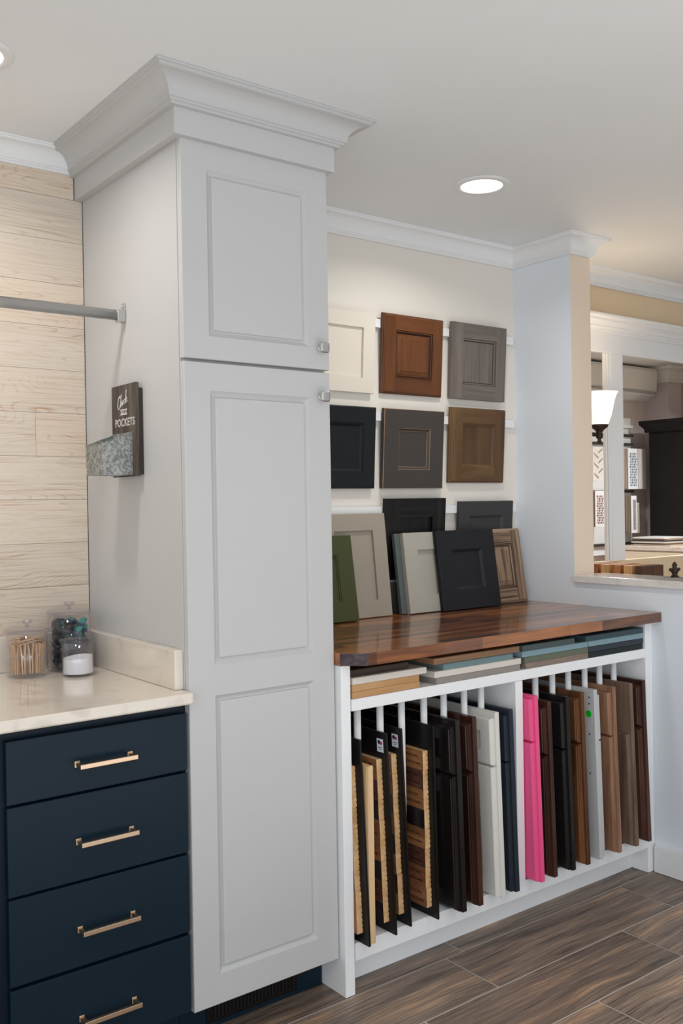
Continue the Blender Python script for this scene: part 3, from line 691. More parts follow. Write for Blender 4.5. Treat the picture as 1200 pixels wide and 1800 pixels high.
hang('slate grey door sample in the lowest row, behind the leaning charcoal and oak samples', 2.668, 1.086, .309, .292, .058, 'square', 'bevel', 'flat', SLATEP, SLATEP, T=.017)

# leaning on the butcher block
GL = 'door samples leaning on the butcher block'; ZB = .9598
def lean(label, x0, W_, H_, yfront, run, *a, T=.019, **k):
    th = -math.asin(run / H_)
    return door_sample(label, x0, ZB + T * 0, W_, H_, yfront + T, th, *a, T=T, group=GL, **k)
lean('olive green door sample leaning in front of the tall taupe one', 1.777, .305, .303, 2.625, .044, .067, 'square', 'bead', 'flat', OLIVE, OLIVE)
lean('tall taupe shaker door sample leaning behind the olive green one', 1.967, .302, .378, 2.664, .040, .062, 'square', 'shaker', 'flat', TAUPE, TAUPE)
lean('pale grey shaker door sample leaning just left of the charcoal one', 2.336, .305, .302, 2.640, .040, .066, 'square', 'shaker', 'flat', PALEG, PALEG)
lean('dark grey-green door sample stacked behind the pale grey shaker one', 2.312, .305, .300, 2.6605, .040, .066, 'square', 'shaker', 'flat', TEALG, TEALG, T=.016)
lean('charcoal door sample with recessed panel leaning at the front of the row', 2.484, .310, .306, 2.615, .043, .075, 'square', 'bevel', 'flat', CHAR, CHAR)
lean('cerused brown oak raised-panel door sample leaning by the right wall', 2.692, .305, .304, 2.650, .048, .062, 'ogee', 'bead', 'raised', *OAKC, bead_mat=mat('dark_cerused_line', S(58, 42, 32), .6))
tag(finish('panel_offcut', BX(2.262, 2.50, 2.727, 2.741, ZB, 1.075), DKG, bevel=.001), 'low smoke grey panel behind the pale grey sample, under the black oak one', 'cabinet door sample', GL)

# ------------------------------------------------------------------ samples lying flat under the block
TANW = W('natural_maple', (168, 124, 80), (190, 146, 100), (206, 166, 120), across=24, contrast=.4)
BARN = W('grey_oak_flat', (104, 88, 78), (128, 110, 98), (150, 132, 120), across=60)
GF = 'door samples lying flat between rack and butcher block'
def flat(label, x0, x1, zi, M, y=2.10, D=.30, T=.0188, edge='square', yaw=0):
    r = thing('cabinet_door_sample', label, 'cabinet door sample', ((x0 + x1) / 2, y, .8262 + zi), GF, rot=(0, 0, yaw))
    P = lambda u, v, d: (u, v, T - d)
    MV, MH = (M if isinstance(M, list) else (M, M))
    door_parts(r, P, x1 - x0, D, T, .055, edge, 'shaker', 'flat', MH if isinstance(M, list) else MV, MH)
    return r
t_ = .0194
CRW = paint('warm_white_paint', (222, 214, 204)); DKB = paint('dark_brown_paint', (66, 54, 46)); GRT = paint('greige_paint', (150, 142, 134)); TEALL = paint('soft_teal_paint', (118, 140, 142))
OLV2 = paint('sage_olive_paint', (104, 112, 92)); LTEAL = paint('sky_teal_paint', (134, 160, 168)); DGT = paint('deep_green_grey_paint', (84, 94, 94)); BLKG = paint('black_green_paint', (36, 44, 46)); NAVG = paint('graphite_paint', (56, 60, 68)); DTEAL = paint('dark_slate_teal_paint', (66, 84, 90))
flat('natural maple door sample at the bottom of the leftmost flat stack', 1.634, 1.888, 0, TANW)
flat('natural maple door sample, second from the bottom of the leftmost flat stack', 1.634, 1.886, t_, TANW)
flat('warm white door sample on the two maple ones in the leftmost flat stack', 1.636, 1.916, 2 * t_, CRW)
flat('dark brown door sample on top of the leftmost flat stack', 1.64, 1.86, 3 * t_, DKB, y=2.118)
flat('greige door sample at the bottom of the second flat stack', 1.955, 2.325, 0, GRT)
flat('warm white door sample above the greige one in the second flat stack', 1.948, 2.330, t_, CRW)
flat('soft teal door sample above the white one in the second flat stack', 1.985, 2.292, 2 * t_, TEALL)
flat('tan wood door sample on top of the second flat stack', 1.95, 2.327, 3 * t_, W('toasted_maple', (124, 92, 66), (150, 114, 84), (170, 134, 102), across=24), y=2.104)
flat('grey-brown wood door sample at the bottom of the third flat stack', 2.352, 2.672, 0, BARN)
flat('sage olive door sample in the third flat stack, on the grey-brown one', 2.347, 2.672, t_, OLV2)
flat('light blue-teal door sample in the third flat stack', 2.336, 2.670, 2 * t_, LTEAL)
flat('grey-green door sample on top of the third flat stack', 2.338, 2.60, 3 * t_, DGT)
flat('black-green door sample at the bottom of the rightmost flat stack', 2.675, 2.985, 0, BLKG)
flat('graphite door sample, second from the bottom of the rightmost flat stack', 2.6755, 2.988, t_, NAVG)
flat('light blue-teal door sample in the rightmost flat stack', 2.674, 2.988, 2 * t_, LTEAL)
flat('dark slate teal door sample on top of the rightmost flat stack', 2.66, 2.988, 3 * t_, DTEAL)

# ------------------------------------------------------------------ samples standing in the rack
GS = 'cabinet door samples standing in the rack'
SH = .572; SD = .50
def stand(label, xr, M, split=.548, edge='square', top=.715, drawer=True, flip=False, dtop=.018, ft=.0185, dt=.0175, yb=2.048, yt=2.067, raised='flat', inner='shaker', doortop=None, cat='cabinet door sample'):
    """xr: right side of the frame; door and drawer front on its left"""
    MV, MH = (M[0], M[0]) if isinstance(M, list) else (M, M)
    th = -math.atan2(yt - yb, top - .142); z0 = .1425 + SD * 0
    r = thing('cabinet_door_sample', label, cat, (xr, yb, .1425), GS, rot=(0, 0, 0))
    H_ = top - .1425
    sh = (yt - yb) / H_
    def sk(y, z): return y + sh * z
    bm = bmesh.new()
    x0, x1 = (-ft, 0) if not flip else (-ft - dt, -dt)
    v = [bm.verts.new((x, sk(y, z), z)) for z in (0, H_) for x, y in ((x0, 0), (x1, 0), (x1, SD), (x0, SD))]
    for f in ((3, 2, 1, 0), (4, 5, 6, 7), (0, 1, 5, 4), (1, 2, 6, 5), (2, 3, 7, 6), (3, 0, 4, 7)): bm.faces.new([v[i] for i in f])
    finish('face_frame', bm, MV, r, bevel=.0012)
    segs = []
    sp = split - .1425; tp = H_ - dtop if doortop is None else doortop - .1425
    if drawer: segs = [('door', .004, sp - .003), ('drawer_front', sp + .003, tp)]
    else: segs = [('door', .004, tp)]
    for nm, a, b in segs:
        if flip: P = (lambda a: (lambda u, v, d: (0 - d, sk(.006 + u, a + v), a + v)))(a)
        else: P = (lambda a: (lambda u, v, d: (-ft - dt + d, sk(.006 + u, a + v), a + v)))(a)
        q = bpy.data.objects.new(nm, None); 
        bm = bmesh.new(); hh = b - a; ed = EDGES[edge]; e_ = ed[-1][0]; f_ = min(.055, hh * .3); inn = INNERS[inner]
        Dw = SD - .02
        loft(bm, P, 0, Dw, 0, hh, [(0, dt)] + ed, mis=(0, 0, 0, 0))
        def quad(p, q_, c, d): bm.faces.new([bm.verts.new(P(*w_)) for w_ in ((p, c, 0), (q_, c, 0), (q_, d, 0), (p, d, 0))])
        quad(e_, f_, e_, hh - e_); quad(Dw - f_, Dw - e_, e_, hh - e_); quad(f_, Dw - f_, e_, f_); quad(f_, Dw - f_, hh - f_, hh - e_)
        loft(bm, P, f_, Dw - f_, f_, hh - f_, inn, mis=(0, 0, 0, 0), close=(raised == 'flat'))
        if raised != 'flat':
            i0, d0 = inn[-1]; loft(bm, P, f_ + i0, Dw - f_ - i0, f_ + i0, hh - f_ - i0, [(0, d0), (.004, d0), (.022, d0 - .006), (.023, d0 - .008)], mis=(0, 0, 0, 0), close=True)
        bm.faces.new([bm.verts.new(P(*w_)) for w_ in ((0, 0, dt), (Dw, 0, dt), (Dw, hh, dt), (0, hh, dt))])
        o = finish(nm, bm, MV, r, recalc=False); fix_normals(o, P)
    return r
ESP = W('espresso_wood', (20, 16, 15), (30, 24, 23), (44, 36, 33), across=60, coat=.2, rough=.3)
DRED = W('dark_cherry', (40, 22, 15), (58, 33, 23), (78, 48, 34), across=40, coat=.2, rough=.35)
MBRN = W('saddle_brown', (66, 38, 20), (100, 62, 36), (126, 82, 50), across=40, coat=.15, rough=.35)
TANS = W('honey_maple', (112, 78, 58), (144, 106, 82), (168, 130, 104), across=36)
GBRN = W('mushroom_maple', (92, 72, 60), (120, 98, 84), (140, 118, 102), across=36)
RDBR = W('walnut_red', (48, 28, 22), (74, 46, 36), (96, 64, 52), across=40, coat=.15, rough=.35)
NVY2 = paint('ink_navy_paint', (38, 46, 56)); WHT2 = paint('glazed_white_paint', (226, 222, 214)); PINK = paint('hot_pink_paint', (244, 92, 146), .35); BLK2 = paint('satin_black_paint', (30, 27, 26), .3); LGREY = paint('cool_white_paint', (196, 196, 196))

RAWT = wood('raw_plank_edge', S(196, 150, 100), S(222, 180, 130), S(236, 200, 152), axis='y', across=40, along=8, rough=.7)
FTAN = wood('natural_hickory_face', S(118, 74, 42), S(150, 100, 60), S(176, 124, 80), axis='y', across=60, along=3, rough=.4)
FRED = wood('mahogany_face', S(66, 36, 30), S(88, 52, 42), S(104, 64, 52), axis='y', across=60, along=3, rough=.35)
FRT = wood('russet_hickory_face', S(112, 66, 40), S(146, 92, 60), S(166, 110, 76), axis='y', across=60, along=3, rough=.35)
FBLK = wood('ebony_face', S(26, 20, 20), S(40, 30, 28), S(54, 42, 40), axis='y', across=60, along=3, rough=.3)
BDB = mat('black_display_board', S(22, 21, 22), .3)
INK = mat('stamp_ink', S(40, 26, 22), .6); INKR = mat('red_stamp_ink', S(170, 40, 40), .6)
STK = mat('white_sticker', S(226, 232, 238), .4); STB = mat('navy_sticker_ink', S(34, 44, 84), .5); STR = mat('red_sticker_ink', S(196, 48, 84), .5)
def floor_board(label, xr, top=.713, zt=.636, zb=.172, order=(0, 1, 0, 3, 0, 1, 2, 2), sticker=False, stamps=True, yb=2.056, yt=2.076):
    r = thing('flooring_sample_board', label, 'flooring sample board', (xr, yb, .1425), 'black flooring sample boards in the left bay of the rack')
    H_ = top - .1425; sh = (yt - yb) / H_
    def slab(bm, x0, x1, y0, y1, z0, z1, mis=None):
        v = [bm.verts.new((x, y + sh * z, z)) for z in (z0, z1) for x, y in ((x0, y0), (x1, y0), (x1, y1), (x0, y1))]
        for i, f in enumerate(((3, 2, 1, 0), (4, 5, 6, 7), (0, 1, 5, 4), (1, 2, 6, 5), (2, 3, 7, 6), (3, 0, 4, 7))):
            q = bm.faces.new([v[k] for k in f]); q.material_index = (mis[i] if mis else 0)
    bm = bmesh.new(); slab(bm, -.0065, 0, 0, .55, 0, H_); finish('backing_board', bm, BDB, r)
    n = len(order); hh = (zt - zb) / n; rnd = random.Random(int(xr * 1000))
    FM = [FTAN, FRED, FRT, FBLK]
    for i, c in enumerate(order):
        z1 = zt - .1425 - i * hh; z0 = z1 - hh + .0008; dy = .028 + rnd.uniform(-.0015, .0015)
        bm = bmesh.new(); slab(bm, -.0245, -.0067, dy, .53, z0, z1, (1, 1, 1, 1, 1, 0))
        # small raw-wood tabs added to shape the jagged shadow line at the board
        for k in range(4):
            zz = z0 + hh * (k + .5) / 4; slab(bm, -.0085, -.0066, dy - .0022, dy + .001, zz - hh * .085, zz + hh * .085, (1,) * 6)
        p = finish('plank', bm, [FM[c], RAWT], r)
        if stamps and c != 3:
            y0 = dy + .055; zc = (z0 + z1) / 2
            RR = Matrix(((0, 0, -1, -.0246), (-1, 0, 0, 0), (0, 1, 0, 0), (0, 0, 0, 1)))
            text_mesh('MULLICAN', .012, INK, p, 'stamp', Matrix.Translation((0, y0 + sh * zc, zc + .010)) @ RR, width=.062)
            text_mesh('HARDWOOD FLOORING', .009, INK, p, 'stamp', Matrix.Translation((0, y0 + sh * zc, zc - .012)) @ RR, width=.085)
            bm = bmesh.new(); lathe(bm, [(.0, -.0248), (.0026, -.0248), (.0026, -.0245)], 10, cx=dy + .022 + sh * zc, cy=zc + .003, axis='x'); finish('stamp', bm, INKR, p)
    if sticker:
        bm = bmesh.new(); slab(bm, -.0068, -.0066, .014, .042, H_ - .058, H_ - .020); s = finish('sticker', bm, STK, r); s['label'] = 'white sticker with blue and red emblem'
        bm = bmesh.new(); lathe(bm, [(.0, -.0070), (.0062, -.0070), (.0062, -.0069)], 16, cx=.033 + sh * (H_ - .03), cy=H_ - .030, axis='x'); finish('emblem', bm, STB, s)
        bm = bmesh.new(); lathe(bm, [(.0, -.0072), (.0052, -.0072), (.0052, -.0071)], 16, cx=.0235 + sh * (H_ - .03), cy=H_ - .032, axis='x'); finish('emblem', bm, STR, s)
        bm = bmesh.new(); slab(bm, -.00715, -.0070, .0285, .0355, H_ - .034, H_ - .0305); slab(bm, -.0071, -.0069, .019, .037, H_ - .046, H_ - .044); slab(bm, -.0071, -.0069, .021, .035, H_ - .051, H_ - .0495)
        finish('print', bm, [STB], s)
    return r
floor_board('black flooring sample board nearest the left end of the rack', 1.650, stamps=False, yb=2.054, yt=2.083)
tag(finish('plywood_panel', BX(1.6545, 1.6745, 2.062, 2.55, .1425, .640), wood('pale_plywood', S(196, 158, 112), S(222, 186, 140), S(234, 202, 160), axis='z', across=60, rough=.7), bevel=.001), 'pale bare wood panel standing between the first two flooring sample boards', 'wood sample')
floor_board('black flooring sample board with sticker, just right of the pale bare panel', 1.754, sticker=True, order=(0, 1, 3, 2, 0, 3, 1, 3), yb=2.062, yt=2.092)
floor_board('black flooring sample board with sticker, between its stickered and its widest neighbour', 1.823, sticker=True, order=(0, 2, 1, 0, 3, 2, 1, 0), yb=2.077, yt=2.107)
floor_board('black flooring sample board with stamped planks facing out beside the espresso door sample', 1.917, top=.713, yb=2.061, yt=2.071)
stand('espresso door sample beside the stamped flooring board', 2.018, ESP, .551, edge='ogee')
stand('dark cherry door sample between the espresso and the glazed white ones', 2.089, DRED, .548, edge='ogee', inner='ogee')
stand('glazed white door sample in the left bay of the rack', 2.188, WHT2, .549, edge='round')
stand('ink navy door sample against the middle divider', 2.252, NVY2, .551)
stand('hot pink door sample right of the middle divider', 2.371, PINK, .594, top=.742, dtop=.010, edge='round', ft=.018, dt=.0175)
stand('dark reddish brown door sample right of the hot pink one', 2.435, DRED, .541, edge='ogee', inner='bead', raised='raised')
stand('satin black door sample in the right bay of the rack', 2.527, BLK2, .545, edge='round', top=.718)
stand('saddle brown door sample left of the cool white one', 2.604, MBRN, .551, edge='ogee', inner='bead', raised='raised', top=.722)
# narrow dark sample with ornate pull
DS = thing('hardware_sample_board', 'narrow tan panel with dark board and small bronze pull behind the cool white sample', 'hardware sample', (2.6225, 2.078, .1425), GS)
finish('backing_panel', BX(-.006, 0, 0, .4, 0, .570), TANS[0], DS, bevel=.0006)
bd = finish('board', BX(-.012, -.0065, .004, .35, 0, .39), BLK2, DS, bevel=.001)
bm = bmesh.new(); tube(bm, [(-.012, .012, .335), (-.0150, .006, .33), (-.0155, .001, .31), (-.0150, .004, .29), (-.0155, .001, .27), (-.012, .012, .262)], [.002, .0022, .0024, .002, .0024, .002], 8)
finish('pull', bm, BRONZE, bd, smooth=True)
R5 = stand('cool white door sample with screw holes and round green sticker', 2.693, LGREY, .545, flip=True, top=.722, dtop=.022, ft=.019, dt=.018, yb=2.050)
bm = bmesh.new(); 
for z in (.29, .425, .53, .552): lathe(bm, [(0, -.0376), (.0028, -.0376), (.0028, -.0370)], 12, cx=.036, cy=z, axis='x')
finish('screw_hole_shade', bm, DARKGAP, R5)  # near-black discs on the face stand for the shade in the holes
bm = lathe(bmesh.new(), [(0, -.0379), (.0125, -.0379), (.0125, -.0371)], 28, cx=.0385, cy=.4945, axis='x'); gs = finish('green_sticker', bm, mat('green_sticker', S(30, 214, 60), .5), R5); gs['label'] = 'round bright green sticker'
bm = bmesh.new(); tube(bm, [(-.0381, .0445, .4885), (-.0381, .0325, .5005)], .0006, 5)
for a_ in ((.0425, .4995), (.0345, .4895)): tube(bm, [(-.0381, a_[0] + .003 * math.cos(t * 1.05), a_[1] + .003 * math.sin(t * 1.05)) for t in range(7)], .0006, 5)
finish('pen_mark', bm, INK, gs)
stand('honey maple door sample right of the cool white one', 2.777, TANS, .548, edge='round', top=.718)
stand('mushroom brown door sample with a short door, second from the right end', 2.875, GBRN, drawer=False, edge='round', top=.718, doortop=.540)
stand('red walnut door sample at the right end of the rack', 2.950, RDBR, .553, edge='ogee', inner='bead', raised='raised', top=.720)

# ------------------------------------------------------------------ jars on the quartz counter
ZT = .9124
def jar(label, x, y, r, hz, kz):
    """hz: height of rim above the counter, kz: top of the knob"""
    t = thing('storage_jar', label, 'jar', (x, y, ZT))
    prof = [(0.0, 0.0), (r - .003, 0), (r, .002), (r, hz - .012), (r - .0022, hz - .012), (r - .0022, .009), (r - .004, .007), (0, .007)]
    finish('body', LATHE(prof, 56), ACRYL, t, smooth=True)
    lid = finish('lid', LATHE([(0, hz - .0115), (r + .001, hz - .0115), (r + .0045, hz - .010), (r + .0055, hz - .006), (r + .004, hz - .002), (r, hz), (r - .006, hz + .001), (.012, hz + .004), (0, hz + .004)], 56), ACRYL_RIM, t, smooth=True)
    k = kz - hz
    finish('knob', LATHE([(.006, hz + .0042), (.0045, hz + .4 * k), (.005, hz + .5 * k), (r * .24, hz + .62 * k), (r * .27, hz + .8 * k), (r * .24, kz - .001), (0, kz)], 32), ACRYL_RIM, lid, smooth=True)
    return t
J1 = jar('clear lidded jar filled with wooden clothespins, on the left', .903, 2.618, .0555, .131, .155)
J2 = jar('largest clear lidded jar, holding blue-green detergent pods, at the back', 1.033, 2.640, .0590, .170, .194)
J3 = jar('smallest clear lidded jar half full of white powder, in front', 1.012, 2.530, .0425, .104, .121)

# clothespins
PINW = wood('clothespin_wood', S(186, 146, 106), S(212, 176, 136), S(228, 196, 158), axis='z', across=160, along=14, rough=.7)
pin_bm = bmesh.new()
for s in (-1, 1):
    v = []
    for z, xo, tw in ((-.040, .0012, .0036), (-.012, .0020, .0040), (.004, .0010, .0042), (.040, .0052, .0034)):
        v.append([pin_bm.verts.new(p) for p in ((s * xo, -.0048, z), (s * (xo + tw), -.0048, z), (s * (xo + tw), .0048, z), (s * xo, .0048, z))])
    for a, b in zip(v, v[1:]):
        for i in range(4): pin_bm.faces.new((a[i], a[(i + 1) % 4], b[(i + 1) % 4], b[i]))
    pin_bm.faces.new(v[0]); pin_bm.faces.new(v[-1])
rnd = random.Random(5)
GP = 'wooden clothespins in the left jar'
pin0 = finish('clothespin', pin_bm, PINW); 
spb = bmesh.new(); tube(spb, [(-.006, -.0052, .002), (-.002, -.0056, .006), (.002, -.0056, .006), (.006, -.0052, .002)], .0007, 6); tube(spb, [(-.006, .0052, .002), (-.002, .0056, .006), (.002, .0056, .006), (.006, .0052, .002)], .0007, 6); tube(spb, [(0, -.0056, .006), (0, .0056, .006)], .0022, 8)
spr0 = finish('spring', spb, NICKEL, pin0)
pins = []
for i in range(14):
    a = 2 * math.pi * i / 14 + .1; rr = .0415
    pins.append((rr * math.cos(a), rr * math.sin(a), .0485 + rnd.uniform(0, .004), (rnd.uniform(-.10, .10), rnd.uniform(-.06, .06), a + math.pi / 2)))
for i in range(8):
    a = 2 * math.pi * i / 8; rr = .0235
    pins.append((rr * math.cos(a), rr * math.sin(a), .050 + rnd.uniform(0, .006), (rnd.uniform(-.10, .10), rnd.uniform(-.05, .05), a + math.pi / 2)))
for i, (x, y, z, rot) in enumerate([(.0, -.024, .100, (0, 1.45, .3)), (-.014, .002, .1012, (0, 1.7, 1.0)), (.016, .012, .1005, (.2, 1.5, -.5)), (-.002, .030, .1010, (.1, 1.5, .1))]):
    pins.append((x, y, z, rot))
for i, (x, y, z, rot) in enumerate(pins):
    o = pin0 if i == 0 else pin0.copy()
    if i:
        COL.objects.link(o); c = spr0.copy(); COL.objects.link(c); c.parent = o
    o.location = (.903 + x, 2.618 + y, ZT + z); o.rotation_euler = rot
    tag(o, 'wooden clothespin standing against the wall of the left clear jar' if i < 14 else 'wooden clothespin standing in the middle of the left clear jar' if i < 22 else 'wooden clothespin lying across the tops of the upright ones in the left jar', 'clothespin', GP if i < 14 else 'inner clothespins in the left jar' if i < 22 else 'clothespins lying on top in the left jar')

# detergent pods
POD_D = mat('dark_pod_film', S(20, 34, 46), .15, coat=.6); POD_T = mat('teal_pod_film', S(0, 150, 130), .15, coat=.6); POD_B = mat('deep_blue_pod_film', S(10, 48, 96), .15, coat=.6)
def pod_mesh(mats, seed):
    r = random.Random(seed); bm = bmesh.new(); bmesh.ops.create_icosphere(bm, subdivisions=3, radius=1)
    for v in bm.verts:
        x, y, z = v.co; k = (abs(x) ** 4 + abs(y) ** 4) ** .25; l = math.hypot(x, y)
        if k > 1e-5: x, y = x * l / k, y * l / k
        z *= .62 if math.hypot(x, y) < .8 else .62
        v.co = (x * .0175 + .0006 * r.uniform(-1, 1), y * .0155 + .0006 * r.uniform(-1, 1), z * .0140 + .0008 * r.uniform(-1, 1))
    for f in bm.faces: f.material_index = 1 if f.calc_center_median().x * math.cos(seed) + f.calc_center_median().y * math.sin(seed) > .004 else 0
    me = bpy.data.meshes.new('detergent_pod'); bm.to_mesh(me); bm.free()
    for x in mats: me.materials.append(x)
    for p in me.polygons: p.use_smooth = True
    return me
PM = [pod_mesh((POD_D, POD_D), 1), pod_mesh((POD_D, POD_T), 2), pod_mesh((POD_T, POD_B), 3)]
rnd = random.Random(9)
for lay in range(7):
    z = .0185 + lay * .0190
    ring_n = 7
    for i in range(ring_n + 1):
        a = 2 * math.pi * i / ring_n + lay * .45; rr = .0365 if i < ring_n else 0
        if lay == 6 and i in (1, 2): continue
        seed = rnd.random(); kk = 2 if (lay >= 5 and i in (3, 4, 5)) else (1 if seed < .30 else 0)
        o = bpy.data.objects.new('detergent_pod', PM[kk]); COL.objects.link(o)
        o.location = (1.033 + rr * math.cos(a), 2.640 + rr * math.sin(a), ZT + z); o.rotation_euler = (rnd.uniform(-.9, .9), rnd.uniform(-.9, .9) , a + math.pi / 2)
        lab = ('bright teal and blue detergent pod near the top of the large jar', 'teal detergent pods in the large jar') if kk == 2 else (('dark detergent pod with one teal side in the large jar', 'two-tone detergent pods in the large jar') if kk == 1 else ('dark navy detergent pod in the large jar', 'dark detergent pods in the large jar'))
        tier = ('on the bottom', 'in the second layer', 'in the third layer', 'in the fourth layer', 'in the fifth layer', 'in the sixth layer', 'in the top layer')[lay]
        tag(o, lab[0].replace('near the top', 'in the sixth layer' if lay == 5 else 'in the top layer').replace(' in the large jar', ' ' + tier + ' of the large jar'), 'detergent pod', lab[1] + ', ' + tier)
# powder
bm = bmesh.new(); rows = []; n = 40
prof_r = [0, .012, .024, .034, .0395]
bot = [bm.verts.new((.0395 * math.cos(2 * math.pi * i / n), .0395 * math.sin(2 * math.pi * i / n), 0)) for i in range(n)]
bm.faces.new(bot[::-1]); prev = bot; rnd = random.Random(2)
for r_ in prof_r[::-1]:
    if r_ == 0:
        c = bm.verts.new((0, 0, .044)); [bm.faces.new((prev[i], prev[(i + 1) % n], c)) for i in range(n)]; break
    row = [bm.verts.new((r_ * math.cos(2 * math.pi * i / n), r_ * math.sin(2 * math.pi * i / n), .043 + .10 * r_ * math.cos(2 * math.pi * i / n) + rnd.uniform(-.0004, .0004))) for i in range(n)]
    for i in range(n): bm.faces.new((prev[i], prev[(i + 1) % n], row[(i + 1) % n], row[i]))
    prev = row
pw = finish('washing_powder', bm, mat('white_powder', S(240, 240, 238), .95, bump=.3, bscale=900), None, (1.012, 2.530, ZT + .0075)); tag(pw, 'white powder filling the lower half of the smallest jar', 'powder', kind='stuff')

# ------------------------------------------------------------------ beyond the half wall
SCN = thing('wall_sconce', 'lit bell-shaped white glass sconce on a bronze arm, seen past the column', 'wall light', (3.157, 2.55, 1.70))
cx = .183
finish('backplate', lathe(bmesh.new(), [(.045, .0005), (.045, .006), (.035, .014), (.012, .018)], 32, axis='x'), BRONZE, SCN, smooth=True)
bm = bmesh.new(); tube(bm, [(.012, 0, 0), (.05, 0, -.02), (.10, 0, -.045), (.15, 0, -.050), (cx, 0, -.045)], .007, 10); finish('arm', bm, BRONZE, SCN, smooth=True)
finish('cup', lathe(bmesh.new(), [(.0, -.088), (.005, -.086), (.011, -.078), (.006, -.070), (.014, -.062), (.015, -.050), (.011, -.042), (.018, -.030), (.034, -.018), (.040, -.008), (.038, -.006), (0, -.012)], 32, cx=cx), BRONZE, SCN, smooth=True)
sh = finish('glass_shade', lathe(bmesh.new(), [(.036, -.008), (.042, .006), (.052, .035), (.060, .070), (.066, .100), (.074, .122), (.081, .130), (.079, .131), (.072, .123), (.064, .100), (.058, .070), (.050, .035), (.040, .008), (.034, -.004)], 48, cx=cx, caps=False), SHADE, SCN, smooth=True)
pl = bpy.data.lights.new('sconce_bulb', 'POINT'); pl.energy = 3; pl.color = (1, .82, .6); pl.shadow_soft_size = .03
po = bpy.data.objects.new('sconce_bulb', pl); po.parent = SCN; po.location = (cx, 0, .09); COL.objects.link(po)

BC = thing('base_cabinet', 'cream base cabinet with counter behind the half wall, under the wood blocks', 'cabinet', (3.55, 2.0, 0))
part(BC, 'carcass', [(3.22, 3.85, .95, 2.74, .10, .885)], CREAMC)
part(BC, 'countertop', [(3.219, 3.88, .93, 2.745, .886, .914)], QUARTZ, .003)
for i in range(3): part(BC, 'door', [(3.8505, 3.869, .97 + i * .59, 1.54 + i * .59, .12, .87)], CREAMC, .002)
part(BC, 'toe_kick', [(3.30, 3.78, .95, 2.74, .0005, .0995)], CREAMC, 0)
GB = 'wooden blocks behind the quartz sill'
BW = [wood('block_oak', S(166, 122, 76), S(198, 152, 102), S(214, 172, 120), axis='z', across=60, rough=.5), wood('block_cherry', S(130, 78, 44), S(160, 102, 62), S(182, 124, 82), axis='z', across=60, rough=.5), wood('block_walnut', S(62, 42, 30), S(84, 58, 42), S(104, 76, 56), axis='z', across=60, rough=.5)]
blocks = [(2.314, 2.352, 2, 'walnut block at the right front end of the row of wooden blocks'), (2.368, 2.408, 0, 'light oak block second from the right end of the row'), (2.426, 2.466, 1, 'cherry block in the middle of the row'),
          (2.483, 2.523, 0, 'light oak block second from the column'), (2.540, 2.580, 1, 'reddish block nearest the column')]
for y0, y1, k, lab in blocks:
    o = finish('wood_block', BX((-.07, .07, 0, y1 - y0, 0, .188)), [BW[k]], None, (3.370, y0, .9145), bevel=.0015); tag(o, lab + ' behind the sill', 'wood block', GB)
FN = LATHE([(0, 0), (.016, 0), (.015, .004), (.009, .008), (.012, .016), (.017, .026), (.012, .034), (.007, .038), (.010, .044), (.007, .052), (.0, .060)], 28)
for s in (-1, 1): tube(FN, [(0, 0, .028), (s * .018, 0, .030), (s * .028, 0, .028)], [.007, .005, .007], 10)
tag(finish('finial', FN, BRONZE, None, (3.190, 2.098, 1.0765), smooth=True), 'small bronze ornamental finial standing on the quartz sill', 'ornament')

# far room furniture
AC = thing('split_air_conditioner', 'white wall-mounted split air conditioner in the far room', 'air conditioner', (6.15, 4.648, 2.16))
bm = bmesh.new(); prof = [(0, 0), (-.10, .0), (-.17, .03), (-.19, .07), (-.20, .22), (-.185, .245), (-.15, .25), (0, .25)]
a = [bm.verts.new((-.42, y, z)) for y, z in prof]; b = [bm.verts.new((.42, y, z)) for y, z in prof]
bm.faces.new(a); bm.faces.new(b)
for i in range(len(prof)): bm.faces.new((a[i], a[(i + 1) % 8], b[(i + 1) % 8], b[i]))
ACW = mat('white_plastic', S(224, 224, 224), .4); finish('housing', bm, ACW, AC, bevel=.006)
finish('air_flap', BX(-.40, .40, -.197, -.172, .045, .062), mat('grey_flap', S(168, 168, 170), .4), AC, rot=(0, 0, 0)); 
HT = thing('hutch', 'tall black-brown hutch with crown, standing on the cream counter in the far room', 'cabinet', (6.6, 4.0, 1.032))
part(HT, 'carcass', [(6.4, 6.675, 3.3, 4.42, 1.0325, 1.95)], HUTCHM, .003)
bm = bmesh.new(); sweep(bm, [(0, .86), (.02, .86), (.025, .89), (.05, .92), (.055, .95), (0, .95)], [(6.676 - 6.6, 4.421 - 4), (6.399 - 6.6, 4.421 - 4), (6.399 - 6.6, 3.299 - 4), (6.676 - 6.6, 3.299 - 4)]); finish('crown', bm, HUTCHM, HT)
for i in range(2): part(HT, 'door', [(6.381, 6.3995, 3.33 + i * .54, 3.86 + i * .54, 1.05, 1.88)], HUTCHM, .003)
FB = thing('sideboard', 'cream cabinet with drawers and pale stone top below the dark hutch', 'cabinet', (6.3, 4.0, 0))
part(FB, 'carcass', [(6.02, 6.675, 3.2, 4.42, .10, 1.0)], CREAMC)
part(FB, 'stone_top', [(5.995, 6.678, 3.18, 4.425, 1.0005, 1.032)], QUARTZ, .003)
for i in range(2):
    part(FB, 'drawer', [(6.000, 6.0195, 3.22 + i * .6, 3.80 + i * .6, .80, .99)], CREAMC, .003)
    part(FB, 'door', [(6.000, 6.0195, 3.22 + i * .6, 3.80 + i * .6, .13, .785)], CREAMC, .003)
part(FB, 'base', [(6.08, 6.675, 3.2, 4.42, .0005, .0995)], CREAMC, 0)
